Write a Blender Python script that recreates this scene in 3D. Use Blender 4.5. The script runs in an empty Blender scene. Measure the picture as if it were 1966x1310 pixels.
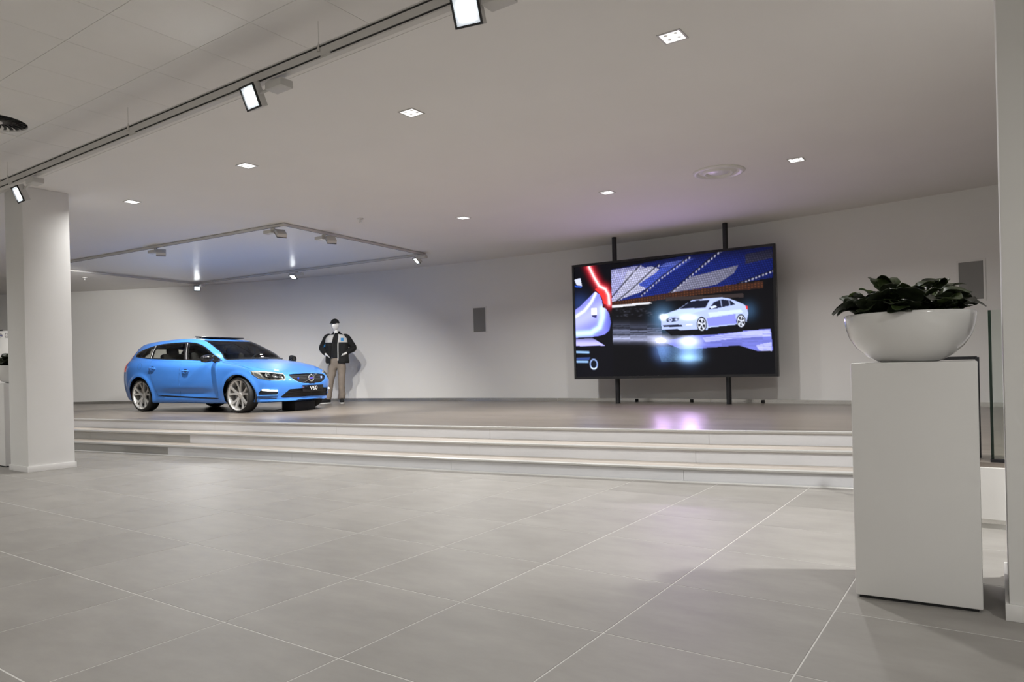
import bpy, bmesh, math, random
import numpy as np
from mathutils import Vector, Matrix

# ------------------------------------------------------------------ camera, world, exposure
SC = bpy.context.scene
COL = SC.collection
W_PX, H_PX = 1966.0, 1310.0
F_PX, CY_PX = 1345.09, 706.83                 # focal length and level-line row, in pixels
YAW, ROLL = 0.60462, -0.024
CAM = Vector((3.604, -1.074, 1.101))


def camera_axes():
    cy, sy = math.cos(YAW), math.sin(YAW)
    right = Vector((cy, sy, 0)); down = Vector((0, 0, -1)); fwd = Vector((-sy, cy, 0))
    cr, sr = math.cos(ROLL), math.sin(ROLL)
    r2 = right * cr - down * sr
    d2 = right * sr + down * cr
    return r2, d2, fwd


def add_camera():
    cd = bpy.data.cameras.new('camera')
    cd.sensor_width = 36.0
    cd.lens = F_PX / W_PX * 36.0
    cd.shift_y = (CY_PX - H_PX / 2) / W_PX
    cd.clip_start = 0.05
    cd.clip_end = 200
    co = bpy.data.objects.new('camera', cd)
    COL.objects.link(co)
    r, d, f = camera_axes()
    m = Matrix((r, -d, -f)).transposed().to_4x4()
    m.translation = CAM
    co.matrix_world = m
    SC.camera = co


add_camera()
wd = bpy.data.worlds.new('world')
SC.world = wd
wd.use_nodes = True
wd.node_tree.nodes['Background'].inputs[0].default_value = (0.9, 0.95, 1.0, 1)
wd.node_tree.nodes['Background'].inputs[1].default_value = 0.05
SC.view_settings.view_transform = 'Standard'
SC.view_settings.look = 'None'
SC.view_settings.gamma = 1.0
SC.view_settings.use_curve_mapping = False
SC.view_settings.exposure = -0.10
SC.cycles.use_denoising = True
SC.cycles.use_adaptive_sampling = True
SC.cycles.adaptive_threshold = 0.06
SC.cycles.adaptive_min_samples = 12
SC.cycles.max_bounces = 7
SC.cycles.diffuse_bounces = 3
SC.cycles.glossy_bounces = 3
SC.cycles.transmission_bounces = 4
SC.cycles.transparent_max_bounces = 10
SC.cycles.sample_clamp_indirect = 4.0
SC.cycles.caustics_reflective = False
SC.cycles.caustics_refractive = False

# lamp powers (watts) of the lamps built further down
P_DOWN = 44.0          # recessed downlights over the stage
P_HALL = 74.0          # added fill lights in the hall ceiling, out of view
P_RAIL = 40.0          # spots on the hanging rail
P_CAR = 380.0          # spots on the rectangular track over the car
E_SCREEN = 1.6         # emission of the video wall

STAGE_Z = 0.42
CEIL_Z = 3.40
WALL_C = (-2.44, -20.303)
WALL_R = 31.264
R = math.radians
rng = random.Random(7)

# ------------------------------------------------------------------ materials


def new_mat(name):
    m = bpy.data.materials.new(name)
    m.use_nodes = True
    nt = m.node_tree
    b = nt.nodes['Principled BSDF']
    return m, nt, b


def N(nt, kind, **kw):
    n = nt.nodes.new(kind)
    for k, v in kw.items():
        setattr(n, k, v)
    return n


def plain(name, col, rough=0.5, metal=0.0, spec=0.5, coat=0.0, coat_rough=0.05, var=0.0, scale=6.0, bump=0.0, bscale=150.0):
    m, nt, b = new_mat(name)
    b.inputs['Base Color'].default_value = (*col, 1)
    b.inputs['Roughness'].default_value = rough
    b.inputs['Metallic'].default_value = metal
    b.inputs['Specular IOR Level'].default_value = spec
    b.inputs['Coat Weight'].default_value = coat
    b.inputs['Coat Roughness'].default_value = coat_rough
    if var > 0 or bump > 0:
        tc = N(nt, 'ShaderNodeTexCoord')
    if var > 0:
        no = N(nt, 'ShaderNodeTexNoise')
        no.inputs['Scale'].default_value = scale
        no.inputs['Detail'].default_value = 5
        nt.links.new(tc.outputs['Object'], no.inputs['Vector'])
        cr = N(nt, 'ShaderNodeValToRGB')
        cr.color_ramp.elements[0].position = 0.3
        cr.color_ramp.elements[1].position = 0.7
        cr.color_ramp.elements[0].color = (*[c * (1 - var) for c in col], 1)
        cr.color_ramp.elements[1].color = (*[min(1, c * (1 + var)) for c in col], 1)
        nt.links.new(no.outputs['Fac'], cr.inputs['Fac'])
        nt.links.new(cr.outputs['Color'], b.inputs['Base Color'])
    if bump > 0:
        n2 = N(nt, 'ShaderNodeTexNoise')
        n2.inputs['Scale'].default_value = bscale
        nt.links.new(tc.outputs['Object'], n2.inputs['Vector'])
        bp = N(nt, 'ShaderNodeBump')
        bp.inputs['Strength'].default_value = bump
        bp.inputs['Distance'].default_value = 0.002
        nt.links.new(n2.outputs['Fac'], bp.inputs['Height'])
        nt.links.new(bp.outputs['Normal'], b.inputs['Normal'])
    return m


def emit(name, col, strength):
    m, nt, b = new_mat(name)
    b.inputs['Base Color'].default_value = (0.8, 0.8, 0.8, 1)
    b.inputs['Emission Color'].default_value = (*col, 1)
    b.inputs['Emission Strength'].default_value = strength
    m.cycles.emission_sampling = 'NONE'      # the light itself comes from the lamp in the fitting
    return m


def tile_material():
    """matt cement-look porcelain: cloudy blotches and faint streaks, a little different on each tile"""
    m, nt, b = new_mat('porcelain_tile')
    tc = N(nt, 'ShaderNodeTexCoord')
    oi = N(nt, 'ShaderNodeObjectInfo')
    geo = N(nt, 'ShaderNodeNewGeometry')
    ml = N(nt, 'ShaderNodeVectorMath', operation='SCALE')
    ml.inputs[3].default_value = 37.0
    cmb = N(nt, 'ShaderNodeCombineXYZ')
    for k in range(3):
        nt.links.new(oi.outputs['Random'], cmb.inputs[k])
    nt.links.new(cmb.outputs[0], ml.inputs[0])
    ad = N(nt, 'ShaderNodeVectorMath', operation='ADD')
    nt.links.new(tc.outputs['Object'], ad.inputs[0])
    nt.links.new(ml.outputs[0], ad.inputs[1])
    mp = N(nt, 'ShaderNodeMapping')
    mp.inputs['Scale'].default_value = (1.0, 2.2, 1.0)
    nt.links.new(ad.outputs[0], mp.inputs['Vector'])
    n1 = N(nt, 'ShaderNodeTexNoise')
    n1.inputs['Scale'].default_value = 2.6
    n1.inputs['Detail'].default_value = 7
    n1.inputs['Roughness'].default_value = 0.62
    nt.links.new(mp.outputs[0], n1.inputs['Vector'])
    cr = N(nt, 'ShaderNodeValToRGB')
    cr.color_ramp.elements[0].position = 0.28
    cr.color_ramp.elements[1].position = 0.74
    cr.color_ramp.elements[0].color = (0.275, 0.259, 0.237, 1)
    cr.color_ramp.elements[1].color = (0.352, 0.334, 0.309, 1)
    nt.links.new(n1.outputs['Fac'], cr.inputs['Fac'])
    hs = N(nt, 'ShaderNodeHueSaturation')
    mr = N(nt, 'ShaderNodeMapRange')
    mr.inputs['To Min'].default_value = 0.955
    mr.inputs['To Max'].default_value = 1.045
    nt.links.new(oi.outputs['Random'], mr.inputs['Value'])
    nt.links.new(mr.outputs[0], hs.inputs['Value'])
    nt.links.new(cr.outputs['Color'], hs.inputs['Color'])
    nt.links.new(hs.outputs['Color'], b.inputs['Base Color'])
    r2 = N(nt, 'ShaderNodeMapRange')
    r2.inputs['To Min'].default_value = 0.42
    r2.inputs['To Max'].default_value = 0.56
    nt.links.new(n1.outputs['Fac'], r2.inputs['Value'])
    nt.links.new(r2.outputs[0], b.inputs['Roughness'])
    b.inputs['Specular IOR Level'].default_value = 0.32
    bp = N(nt, 'ShaderNodeBump')
    bp.inputs['Strength'].default_value = 0.06
    bp.inputs['Distance'].default_value = 0.004
    nt.links.new(n1.outputs['Fac'], bp.inputs['Height'])
    nt.links.new(bp.outputs['Normal'], b.inputs['Normal'])
    return m


def plank_material(name, c0, c1, rough=0.34):
    """pale laminate with grain that runs along X"""
    m, nt, b = new_mat(name)
    tc = N(nt, 'ShaderNodeTexCoord')
    mp = N(nt, 'ShaderNodeMapping')
    mp.inputs['Scale'].default_value = (0.8, 14.0, 1.0)
    nt.links.new(tc.outputs['Object'], mp.inputs['Vector'])
    n1 = N(nt, 'ShaderNodeTexNoise')
    n1.inputs['Scale'].default_value = 1.6
    n1.inputs['Detail'].default_value = 8
    n1.inputs['Roughness'].default_value = 0.65
    nt.links.new(mp.outputs[0], n1.inputs['Vector'])
    br = N(nt, 'ShaderNodeTexBrick')
    br.inputs['Scale'].default_value = 1.0
    br.inputs['Mortar Size'].default_value = 0.0015
    br.inputs['Brick Width'].default_value = 1.3
    br.inputs['Row Height'].default_value = 0.19
    br.inputs['Color1'].default_value = (0.90, 0.90, 0.90, 1)
    br.inputs['Color2'].default_value = (1.08, 1.08, 1.08, 1)
    br.inputs['Mortar'].default_value = (0.7, 0.7, 0.7, 1)
    nt.links.new(tc.outputs['Object'], br.inputs['Vector'])
    cr = N(nt, 'ShaderNodeValToRGB')
    cr.color_ramp.elements[0].position = 0.3
    cr.color_ramp.elements[1].position = 0.7
    cr.color_ramp.elements[0].color = (*c0, 1)
    cr.color_ramp.elements[1].color = (*c1, 1)
    nt.links.new(n1.outputs['Fac'], cr.inputs['Fac'])
    mx = N(nt, 'ShaderNodeMix', data_type='RGBA', blend_type='MULTIPLY')
    mx.inputs[0].default_value = 1.0
    nt.links.new(cr.outputs['Color'], mx.inputs[6])
    nt.links.new(br.outputs['Color'], mx.inputs[7])
    nt.links.new(mx.outputs[2], b.inputs['Base Color'])
    b.inputs['Roughness'].default_value = rough
    return m


M = {}
M['plaster'] = plain('plaster_white', (0.86, 0.84, 0.81), 0.85, spec=0.25, var=0.012, scale=1.2, bump=0.05, bscale=90)
M['wall'] = plain('wall_white', (0.84, 0.825, 0.80), 0.42, spec=0.35, var=0.012, scale=0.8, bump=0.04, bscale=60)
M['column'] = plain('column_white', (0.84, 0.83, 0.805), 0.55, spec=0.35, var=0.015, scale=2.0)
M['stretch'] = plain('stretch_panel', (0.86, 0.855, 0.84), 0.30, spec=0.5)
M['ceil_tile'] = plain('mineral_tile', (0.82, 0.80, 0.77), 0.9, spec=0.2, var=0.015, scale=3, bump=0.1, bscale=220)
M['ceil_gap'] = plain('ceiling_grid', (0.76, 0.74, 0.71), 0.9)
M['tile'] = tile_material()
M['grout'] = plain('grout', (0.66, 0.65, 0.62), 0.8, var=0.04, scale=9)
M['stage'] = plank_material('stage_laminate', (0.145, 0.123, 0.103), (0.22, 0.189, 0.161), 0.30)
M['tread'] = plank_material('tread_laminate', (0.42, 0.37, 0.32), (0.56, 0.505, 0.445), 0.4)
M['riser'] = plain('riser_white_metal', (0.78, 0.78, 0.80), 0.38, spec=0.5, var=0.03, scale=1.5)
M['riser_dark'] = plain('riser_grey_metal', (0.40, 0.39, 0.37), 0.38, spec=0.5, var=0.05, scale=1.5)
M['nosing'] = plain('nosing_aluminium', (0.60, 0.59, 0.57), 0.4, metal=0.35)
M['steel'] = plain('brushed_steel', (0.72, 0.71, 0.68), 0.22, metal=0.85, var=0.10, scale=1.2)
M['gap'] = plain('dark_gap', (0.02, 0.02, 0.02), 0.7)
M['rail'] = plain('rail_grey_paint', (0.64, 0.62, 0.59), 0.45, spec=0.4)
M['fixture'] = plain('fixture_grey_paint', (0.60, 0.585, 0.56), 0.45, spec=0.4)
M['black'] = plain('black_plastic', (0.012, 0.012, 0.013), 0.4)
M['black_metal'] = plain('black_metal', (0.012, 0.012, 0.014), 0.3, spec=0.5)
M['led'] = emit('led_lens', (0.95, 1.0, 1.0), 40.0)
M['led_soft'] = emit('led_cell', (1.0, 1.0, 0.97), 1.35)
M['led_dim'] = emit('led_reflector', (0.8, 0.9, 1.0), 0.55)
M['white_gloss'] = plain('white_glazed', (0.82, 0.81, 0.79), 0.10, spec=0.5, coat=0.5)
M['white_satin'] = plain('white_satin_paint', (0.80, 0.785, 0.76), 0.38, spec=0.45, var=0.012, scale=2)
M['grille_cloth'] = plain('speaker_mesh', (0.26, 0.255, 0.245), 0.7, bump=0.3, bscale=400)
M['soil'] = plain('soil', (0.03, 0.022, 0.016), 0.9, var=0.4, scale=40, bump=0.6, bscale=90)

# ------------------------------------------------------------------ mesh helpers


def tag(o, label=None, cat=None, group=None, kind=None):
    if label: o['label'] = label
    if cat: o['category'] = cat
    if group: o['group'] = group
    if kind: o['kind'] = kind
    return o


def empty(name, loc=(0, 0, 0), rz=0.0):
    o = bpy.data.objects.new(name, None)
    COL.objects.link(o)
    o.location = loc
    o.rotation_euler = (0, 0, rz)
    o.empty_display_size = 0.1
    return o


def link(name, me, mat, parent=None):
    if mat is not None and len(me.materials) == 0:
        for mm in (mat if isinstance(mat, (list, tuple)) else [mat]):
            me.materials.append(mm)
    o = bpy.data.objects.new(name, me)
    COL.objects.link(o)
    if parent is not None:
        o.parent = parent
    return o


def smooth(me, angle=35):
    me.polygons.foreach_set('use_smooth', [True] * len(me.polygons))
    if angle < 180:
        bm = bmesh.new(); bm.from_mesh(me)
        a = R(angle)
        for e in bm.edges:
            if len(e.link_faces) == 2 and e.calc_face_angle(0) > a:
                e.smooth = False
        bm.to_mesh(me); bm.free()


def from_bm(name, bm, mat, parent=None, sm=None):
    me = bpy.data.meshes.new(name)
    bmesh.ops.recalc_face_normals(bm, faces=bm.faces)
    bm.to_mesh(me); bm.free()
    if sm:
        smooth(me, sm)
    return link(name, me, mat, parent)


def from_vf(name, v, f, mat, parent=None, sm=None):
    me = bpy.data.meshes.new(name)
    me.from_pydata([tuple(map(float, p)) for p in v], [], [tuple(map(int, q)) for q in f])
    me.update()
    if sm:
        smooth(me, sm)
    return link(name, me, mat, parent)


def bm_box(bm, c, s, rot=None, bevel=0.0):
    """box with centre c and full size s, rot = 3x3 Matrix; optional bevel"""
    r = bmesh.ops.create_cube(bm, size=1.0)
    vs = r['verts']
    for v in vs:
        p = Vector((v.co.x * s[0], v.co.y * s[1], v.co.z * s[2]))
        v.co = p
    if bevel > 0:
        es = list({e for v in vs for e in v.link_edges})
        rr = bmesh.ops.bevel(bm, geom=es, offset=bevel, segments=2, profile=0.5, affect='EDGES')
        vs = list({v for f in rr['faces'] for v in f.verts} | {v for v in vs if v.is_valid})
    for v in vs:
        p = v.co
        v.co = (rot @ p if rot is not None else p) + Vector(c)
    return vs


def box(name, c, s, mat, parent=None, rot=None, bevel=0.0):
    bm = bmesh.new()
    bm_box(bm, c, s, rot, bevel)
    return from_bm(name, bm, mat, parent, 40 if bevel else None)


def rotz(a):
    return Matrix.Rotation(a, 3, 'Z')


def bm_tube(bm, pts, rad, seg=8, cap=True):
    """tube through pts; rad = number or list"""
    pts = [Vector(p) for p in pts]
    rings = []
    up = Vector((0, 0, 1))
    prev = None
    for i, p in enumerate(pts):
        d = (pts[min(i + 1, len(pts) - 1)] - pts[max(i - 1, 0)]).normalized()
        if prev is None:
            a = up if abs(d.dot(up)) < 0.95 else Vector((1, 0, 0))
            n = (a - d * a.dot(d)).normalized()
        else:
            n = (prev - d * prev.dot(d)).normalized()
        prev = n
        b = d.cross(n)
        r = rad[i] if isinstance(rad, (list, tuple)) else rad
        rings.append([bm.verts.new(p + (n * math.cos(2 * math.pi * k / seg) + b * math.sin(2 * math.pi * k / seg)) * r) for k in range(seg)])
    for a, b in zip(rings, rings[1:]):
        for k in range(seg):
            bm.faces.new((a[k], a[(k + 1) % seg], b[(k + 1) % seg], b[k]))
    if cap:
        bm.faces.new(rings[0][::-1]); bm.faces.new(rings[-1])


def tube(name, pts, rad, mat, parent=None, seg=10):
    bm = bmesh.new()
    bm_tube(bm, pts, rad, seg)
    return from_bm(name, bm, mat, parent, 50)


def lathe(name, prof, mat, parent=None, seg=48, axis='Z', sm=40, loc=None):
    """revolve profile [(r,z)...]"""
    v, f = [], []
    n = len(prof)
    for k in range(seg):
        a = 2 * math.pi * k / seg
        for r, z in prof:
            p = (r * math.cos(a), r * math.sin(a), z)
            if axis == 'Y': p = (p[0], z, p[1])
            v.append(p)
    for k in range(seg):
        k2 = (k + 1) % seg
        for i in range(n - 1):
            f.append((k * n + i, k2 * n + i, k2 * n + i + 1, k * n + i + 1))
    bm = bmesh.new()
    bv = [bm.verts.new(p) for p in v]
    for q in f:
        try: bm.faces.new([bv[i] for i in q])
        except ValueError: pass
    bmesh.ops.remove_doubles(bm, verts=bm.verts, dist=1e-5)
    o = from_bm(name, bm, mat, parent, sm)
    if loc is not None: o.location = loc
    return o


def extrude_poly(name, pts, thick, mat, parent=None, bevel=0.0):
    """polygon in XY, extruded +Z by thick"""
    bm = bmesh.new()
    vs = [bm.verts.new((p[0], p[1], 0)) for p in pts]
    fc = bm.faces.new(vs)
    r = bmesh.ops.extrude_face_region(bm, geom=[fc])
    bmesh.ops.translate(bm, verts=[g for g in r['geom'] if isinstance(g, bmesh.types.BMVert)], vec=(0, 0, thick))
    return from_bm(name, bm, mat, parent)


def prism_along(name, line, prof, mat, parent=None):
    """sweep the profile [(out, z)...] (closed) along the polyline [(x,y)...]; out is measured to the right of travel"""
    n = len(line); k = len(prof)
    v, f = [], []
    for i, p in enumerate(line):
        a = Vector(line[max(i - 1, 0)]); b = Vector(line[min(i + 1, n - 1)])
        d = (b - a).normalized()
        nr = Vector((d.y, -d.x))
        for o, z in prof:
            v.append((p[0] + nr.x * o, p[1] + nr.y * o, z))
    for i in range(n - 1):
        for j in range(k):
            j2 = (j + 1) % k
            f.append((i * k + j, (i + 1) * k + j, (i + 1) * k + j2, i * k + j2))
    f.append(tuple(range(k))[::-1]); f.append(tuple((n - 1) * k + j for j in range(k)))
    bm = bmesh.new()
    bv = [bm.verts.new(p) for p in v]
    for q in f: bm.faces.new([bv[i] for i in q])
    return from_bm(name, bm, mat, parent)


def text_mesh(name, body, size, mat, parent, loc, rot, extrude=0.001, align='CENTER', shear=0.0, sx=1.0):
    cu = bpy.data.curves.new(name, 'FONT')
    cu.body = body
    cu.size = size
    cu.extrude = extrude
    cu.align_x = align
    cu.align_y = 'CENTER'
    cu.shear = shear
    tmp = bpy.data.objects.new(name, cu)
    COL.objects.link(tmp)
    dg = bpy.context.evaluated_depsgraph_get()
    me = bpy.data.meshes.new_from_object(tmp.evaluated_get(dg))
    bpy.data.objects.remove(tmp)
    o = link(name, me, None, parent)
    me.materials.clear(); me.materials.append(mat)
    o.location = loc
    o.rotation_euler = rot
    o.scale = (sx, 1, 1)
    return o


def copy_tree(o, parent=None):
    c = o.copy()
    COL.objects.link(c)
    if parent is not None:
        c.parent = parent
    for ch in list(o.children):
        copy_tree(ch, c)
    return c


def aim(o, target):
    d = Vector(target) - o.location
    o.rotation_euler = d.to_track_quat('-Z', 'Y').to_euler()


def spot_lamp(name, loc, target, power, angle=50, blend=0.5, size=0.05, col=(1, 0.98, 0.94), parent=None):
    l = bpy.data.lights.new(name, 'SPOT')
    l.energy = power
    l.spot_size = R(angle)
    l.spot_blend = blend
    l.shadow_soft_size = size
    l.color = col
    o = bpy.data.objects.new(name, l)
    COL.objects.link(o)
    o.location = loc
    aim(o, target)
    return o


# ------------------------------------------------------------------ room shell
GX0, GX1, GY0 = -20.0, 9.0, -8.0


def arc_pt(x, off=0.0):
    """point of the curved stage wall at the given x; off = inward offset"""
    r = WALL_R - off
    return (x, WALL_C[1] + math.sqrt(r * r - (x - WALL_C[0]) ** 2))


# stair front line (bottom riser): gently bowed, facetted at the panel joints
STAIR = [(-14.0, 3.05), (-10.4, 3.56), (-5.90, 4.21), (-1.28, 4.79), (1.19, 5.19), (3.42, 5.68)]
TREADS = (0.0, 0.33, 0.72)


def stair_line(dy):
    return [(x, y + dy) for x, y in STAIR]


# floor: grout bed + loose tiles
floor = box('floor', ((GX0 + GX1) / 2, (GY0 + 12) / 2, -0.0512), (GX1 - GX0, 12 - GY0, 0.1), M['grout'])
tag(floor, 'pale grey tiled showroom floor with light joints', 'floor', kind='structure')
T = 0.75
TILE_GAP = 0.0058


def tile_mesh():
    bm = bmesh.new()
    a = T / 2 - TILE_GAP / 2
    b = a - 0.0012
    top = [bm.verts.new((sx * b, sy * b, 0.0)) for sx, sy in ((-1, -1), (1, -1), (1, 1), (-1, 1))]
    mid = [bm.verts.new((sx * a, sy * a, -0.0012)) for sx, sy in ((-1, -1), (1, -1), (1, 1), (-1, 1))]
    low = [bm.verts.new((sx * a, sy * a, -0.008)) for sx, sy in ((-1, -1), (1, -1), (1, 1), (-1, 1))]
    bm.faces.new(top)
    for k in range(4):
        bm.faces.new((mid[k], mid[(k + 1) % 4], top[(k + 1) % 4], top[k]))
        bm.faces.new((low[k], low[(k + 1) % 4], mid[(k + 1) % 4], mid[k]))
    me = bpy.data.meshes.new('floor_tile')
    bm.to_mesh(me); bm.free()
    me.materials.append(M['tile'])
    return me


TM = tile_mesh()
cand = []
axr, axd, axf = camera_axes()
for i in range(-10, 9):
    for j in range(-27, 8):
        cx, cyy = (j + 0.5) * T, (i + 0.5) * T
        vis = False
        for dx in (-.5, 0, .5):
            for dy in (-.5, 0, .5):
                q = Vector((cx + dx * T, cyy + dy * T, 0)) - CAM
                z = q.dot(axf)
                if z < 0.2: continue
                px = 983 + F_PX * q.dot(axr) / z
                py = CY_PX + F_PX * q.dot(axd) / z
                if -30 < px < 2000 and py < 1360: vis = True
        yl = np.interp(cx, [p[0] for p in STAIR], [p[1] for p in STAIR])
        if cyy - T / 2 > yl: continue
        cand.append((0 if vis else 1, (Vector((cx, cyy, 0)) - CAM).length, cx, cyy))
cand.sort()
for vis, d, cx, cyy in cand[:298]:
    o = bpy.data.objects.new('floor_tile', TM)
    COL.objects.link(o)
    o.parent = floor
    o.location = (cx, cyy, 0)
bm = bmesh.new()
for vis, d, cx, cyy in cand[298:]:
    a = T / 2 - TILE_GAP / 2
    vs = [bm.verts.new((cx + sx * a, cyy + sy * a, 0)) for sx, sy in ((-1, -1), (1, -1), (1, 1), (-1, 1))]
    bm.faces.new(vs)
o = from_bm('floor_tiles_far', bm, M['tile'], floor)
o['kind'] = 'stuff'

# stage platform
def stage_platform():
    back = [arc_pt(x, -0.2) for x in np.linspace(GX1, -19.0, 40)]
    front = stair_line(TREADS[2] + 0.001)
    pts = [(-19.0, 2.3 + 0.72)] + front + [(3.42, 4.36), (GX1, 4.36)] + back
    return pts


pts = stage_platform()
bm = bmesh.new()
low = [bm.verts.new((x, y, 0.0)) for x, y in pts]
top = [bm.verts.new((x, y, STAGE_Z)) for x, y in pts]
bm.faces.new(top)
for k in range(len(pts)):
    k2 = (k + 1) % len(pts)
    bm.faces.new((low[k], low[k2], top[k2], top[k]))
st = from_bm('floor_stage', bm, M['stage'])
tag(st, 'raised stage floor of pale laminate along the curved wall', 'stage floor', kind='structure')

# stairs: treads, riser panels and nosings, three steps
stairs = empty('staircase', (-2.0, 4.9, 0))
tag(stairs, 'three wide shallow steps with white risers up to the stage', 'stairs')
so = Vector((2.0, -4.9))
for s in range(3):
    z0, z1 = 0.14 * s, 0.14 * (s + 1)
    ln = [(x + so.x, y + so.y) for x, y in stair_line(TREADS[s])]
    if s < 2:
        nx = [(x + so.x, y + so.y) for x, y in stair_line(TREADS[s + 1])]
        poly = [(x, y + 0.004) for x, y in ln] + [(x, y + 0.012) for x, y in nx[::-1]]
        t = extrude_poly('tread', poly, 0.03, M['tread'], stairs)
        t.location = (0, 0, z1 - 0.03)
    for k in range(len(ln) - 1):
        a, b = Vector(ln[k]), Vector(ln[k + 1])
        d = (b - a).normalized()
        parts = 2 if (b - a).length > 3.0 else 1
        for q in range(parts):
            p = a + (b - a) * (q / parts) + d * 0.0012
            e = a + (b - a) * ((q + 1) / parts) - d * 0.0012
            mid = (p + e) / 2
            ang = math.atan2(d.y, d.x)
            mat = M['riser_dark'] if (k <= 1 and s < 2) or k == 0 else M['riser']
            box('riser_panel', (mid.x + 0.006 * -d.y, mid.y + 0.006 * d.x, (z0 + z1) / 2 - 0.014), ((e - p).length, 0.012, z1 - z0 - 0.03), mat, stairs, rotz(ang))
    lo = [(x, y) for x, y in ln]
    prism_along('nosing', lo, [(0.014, z1 - 0.026), (0.018, z1 - 0.018), (0.018, z1 - 0.004), (0.012, z1 + 0.002), (-0.035, z1 + 0.002), (-0.035, z1 - 0.026)], M['nosing'], stairs)
    if s == 0:
        prism_along('floor_strip', lo, [(0.004, 0.0), (0.004, 0.012), (0.012, 0.008), (0.016, 0.0)], M['nosing'], stairs)

# curved stage wall, metal skirting with a dark shadow gap above
xs = list(np.linspace(-19.4, GX1, 90))
line = [arc_pt(x) for x in xs]
w = prism_along('wall_back', line, [(0.0, 0.2), (0.0, CEIL_Z + 0.05), (-0.2, CEIL_Z + 0.05), (-0.2, 0.2)], M['wall'])
smooth(w.data, 30)
tag(w, 'long curved white wall behind the stage', 'wall', kind='structure')
for k in range(9):
    x0 = -19.2 + k * 3.12
    seg = [arc_pt(x, 0.001) for x in np.linspace(x0, x0 + 3.112, 10)]
    if k == 0:
        bb = empty('baseboard_back')
        tag(bb, 'thin brushed steel skirting at the foot of the curved wall', 'baseboard', kind='structure')
    sgo = prism_along('skirting_strip', seg, [(0.001, STAGE_Z), (0.001, STAGE_Z + 0.06), (0.010, STAGE_Z + 0.06), (0.010, STAGE_Z)], M['steel'], bb)
# three dark floor boxes let into the skirting under the screen
for x in (-0.83, 0.42, -1.9):
    px, py = arc_pt(x, 0.016)
    box('cable_outlet', (px, py, STAGE_Z + 0.026), (0.055, 0.02, 0.05), M['gap'], bb)

# other walls
def wall_box(name, x0, x1, y0, y1, label):
    o = box(name, ((x0 + x1) / 2, (y0 + y1) / 2, CEIL_Z / 2), (x1 - x0, y1 - y0, CEIL_Z + 0.1), M['column'])
    tag(o, label, 'wall', kind='structure')


wall_box('wall_left', GX0 - 0.2, GX0, GY0, 12, 'plain white wall at the far left end of the hall')
wall_box('wall_right', GX1, GX1 + 0.2, GY0, 12, 'plain white wall closing the hall on the right')
wall_box('wall_front', GX0, GX1, GY0 - 0.2, GY0, 'plain white wall behind the photographer')

# ceiling: plaster over the stage side, mineral tiles over the hall
EDGE_Y = 2.47
ceil = box('ceiling', ((GX0 + GX1) / 2, (EDGE_Y + 12) / 2, CEIL_Z + 0.05), (GX1 - GX0, 12 - EDGE_Y, 0.1), M['plaster'])
tag(ceil, 'smooth white plaster ceiling over the stage', 'ceiling', kind='structure')
hall = box('ceiling_hall', ((GX0 + GX1) / 2, (EDGE_Y + GY0) / 2, CEIL_Z + 0.054), (GX1 - GX0, EDGE_Y - GY0, 0.1), M['ceil_gap'])
tag(hall, 'suspended ceiling of square white mineral tiles over the hall', 'ceiling', kind='structure')
CT = 0.6
bm = bmesh.new()
bm_box(bm, (0, 0, 0.006), (CT - 0.003, CT - 0.003, 0.012))
CTM = bpy.data.meshes.new('ceiling_tile')
bm.to_mesh(CTM); bm.free()
CTM.materials.append(M['ceil_tile'])
SWIRL = (-3.66, 1.45)
far = bmesh.new()
for i in range(-17, 4):
    for j in range(-33, 19):
        cx, cyy = -2.16 + (j + 0.5) * CT, 1.75 + (i - 2.5) * CT
        if cyy > 2.36 or cyy < GY0: continue
        if abs(cx - SWIRL[0]) < 0.1 and abs(cyy - SWIRL[1]) < 0.1: continue
        q = Vector((cx, cyy, CEIL_Z)) - CAM
        z = q.dot(axf)
        ok = False
        if z > 0.4:
            px = 983 + F_PX * q.dot(axr) / z
            py = CY_PX + F_PX * q.dot(axd) / z
            ok = px > -150 and py > -200 and px < 2100
        if ok:
            o = bpy.data.objects.new('ceiling_tile', CTM)
            COL.objects.link(o); o.parent = hall
            o.location = (cx, cyy, CEIL_Z)
        else:
            a = CT / 2 - 0.002
            far.faces.new([far.verts.new((cx + sx * a, cyy + sy * a, CEIL_Z)) for sx, sy in ((-1, -1), (-1, 1), (1, 1), (1, -1))])
o = from_bm('ceiling_tiles_far', far, M['ceil_tile'], hall)
o['kind'] = 'stuff'
box('edge_trim', ((GX0 + GX1) / 2, (2.352 + EDGE_Y - 0.004) / 2, CEIL_Z + 0.006), (GX1 - GX0, EDGE_Y - 0.004 - 2.352, 0.012), M['ceil_tile'], hall)

# square columns
def column(name, x0, x1, y0, y1, label):
    r = empty(name, ((x0 + x1) / 2, (y0 + y1) / 2, 0))
    box('shaft', (0, 0, CEIL_Z / 2), (x1 - x0, y1 - y0, CEIL_Z - 0.001), M['column'], r, bevel=0.004)
    t = 0.014
    for sx, sy, lx, ly in ((0, -1, x1 - x0 + 2 * t, t), (0, 1, x1 - x0 + 2 * t, t), (-1, 0, t, y1 - y0), (1, 0, t, y1 - y0)):
        cx = sx * ((x1 - x0) / 2 + t / 2); cy = sy * ((y1 - y0) / 2 + t / 2)
        box('skirting', (cx, cy, 0.035), (lx, ly, 0.07), M['white_satin'], r, bevel=0.003)
    tag(r, label, 'column', kind='structure')
    return r


column('column_left', -6.345, -5.842, 2.48, 2.99, 'square white column with low skirting left of the blue car')
column('column_right', 3.63, 4.19, 2.49, 3.19, 'square white column cut off by the right edge of the picture')

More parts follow.
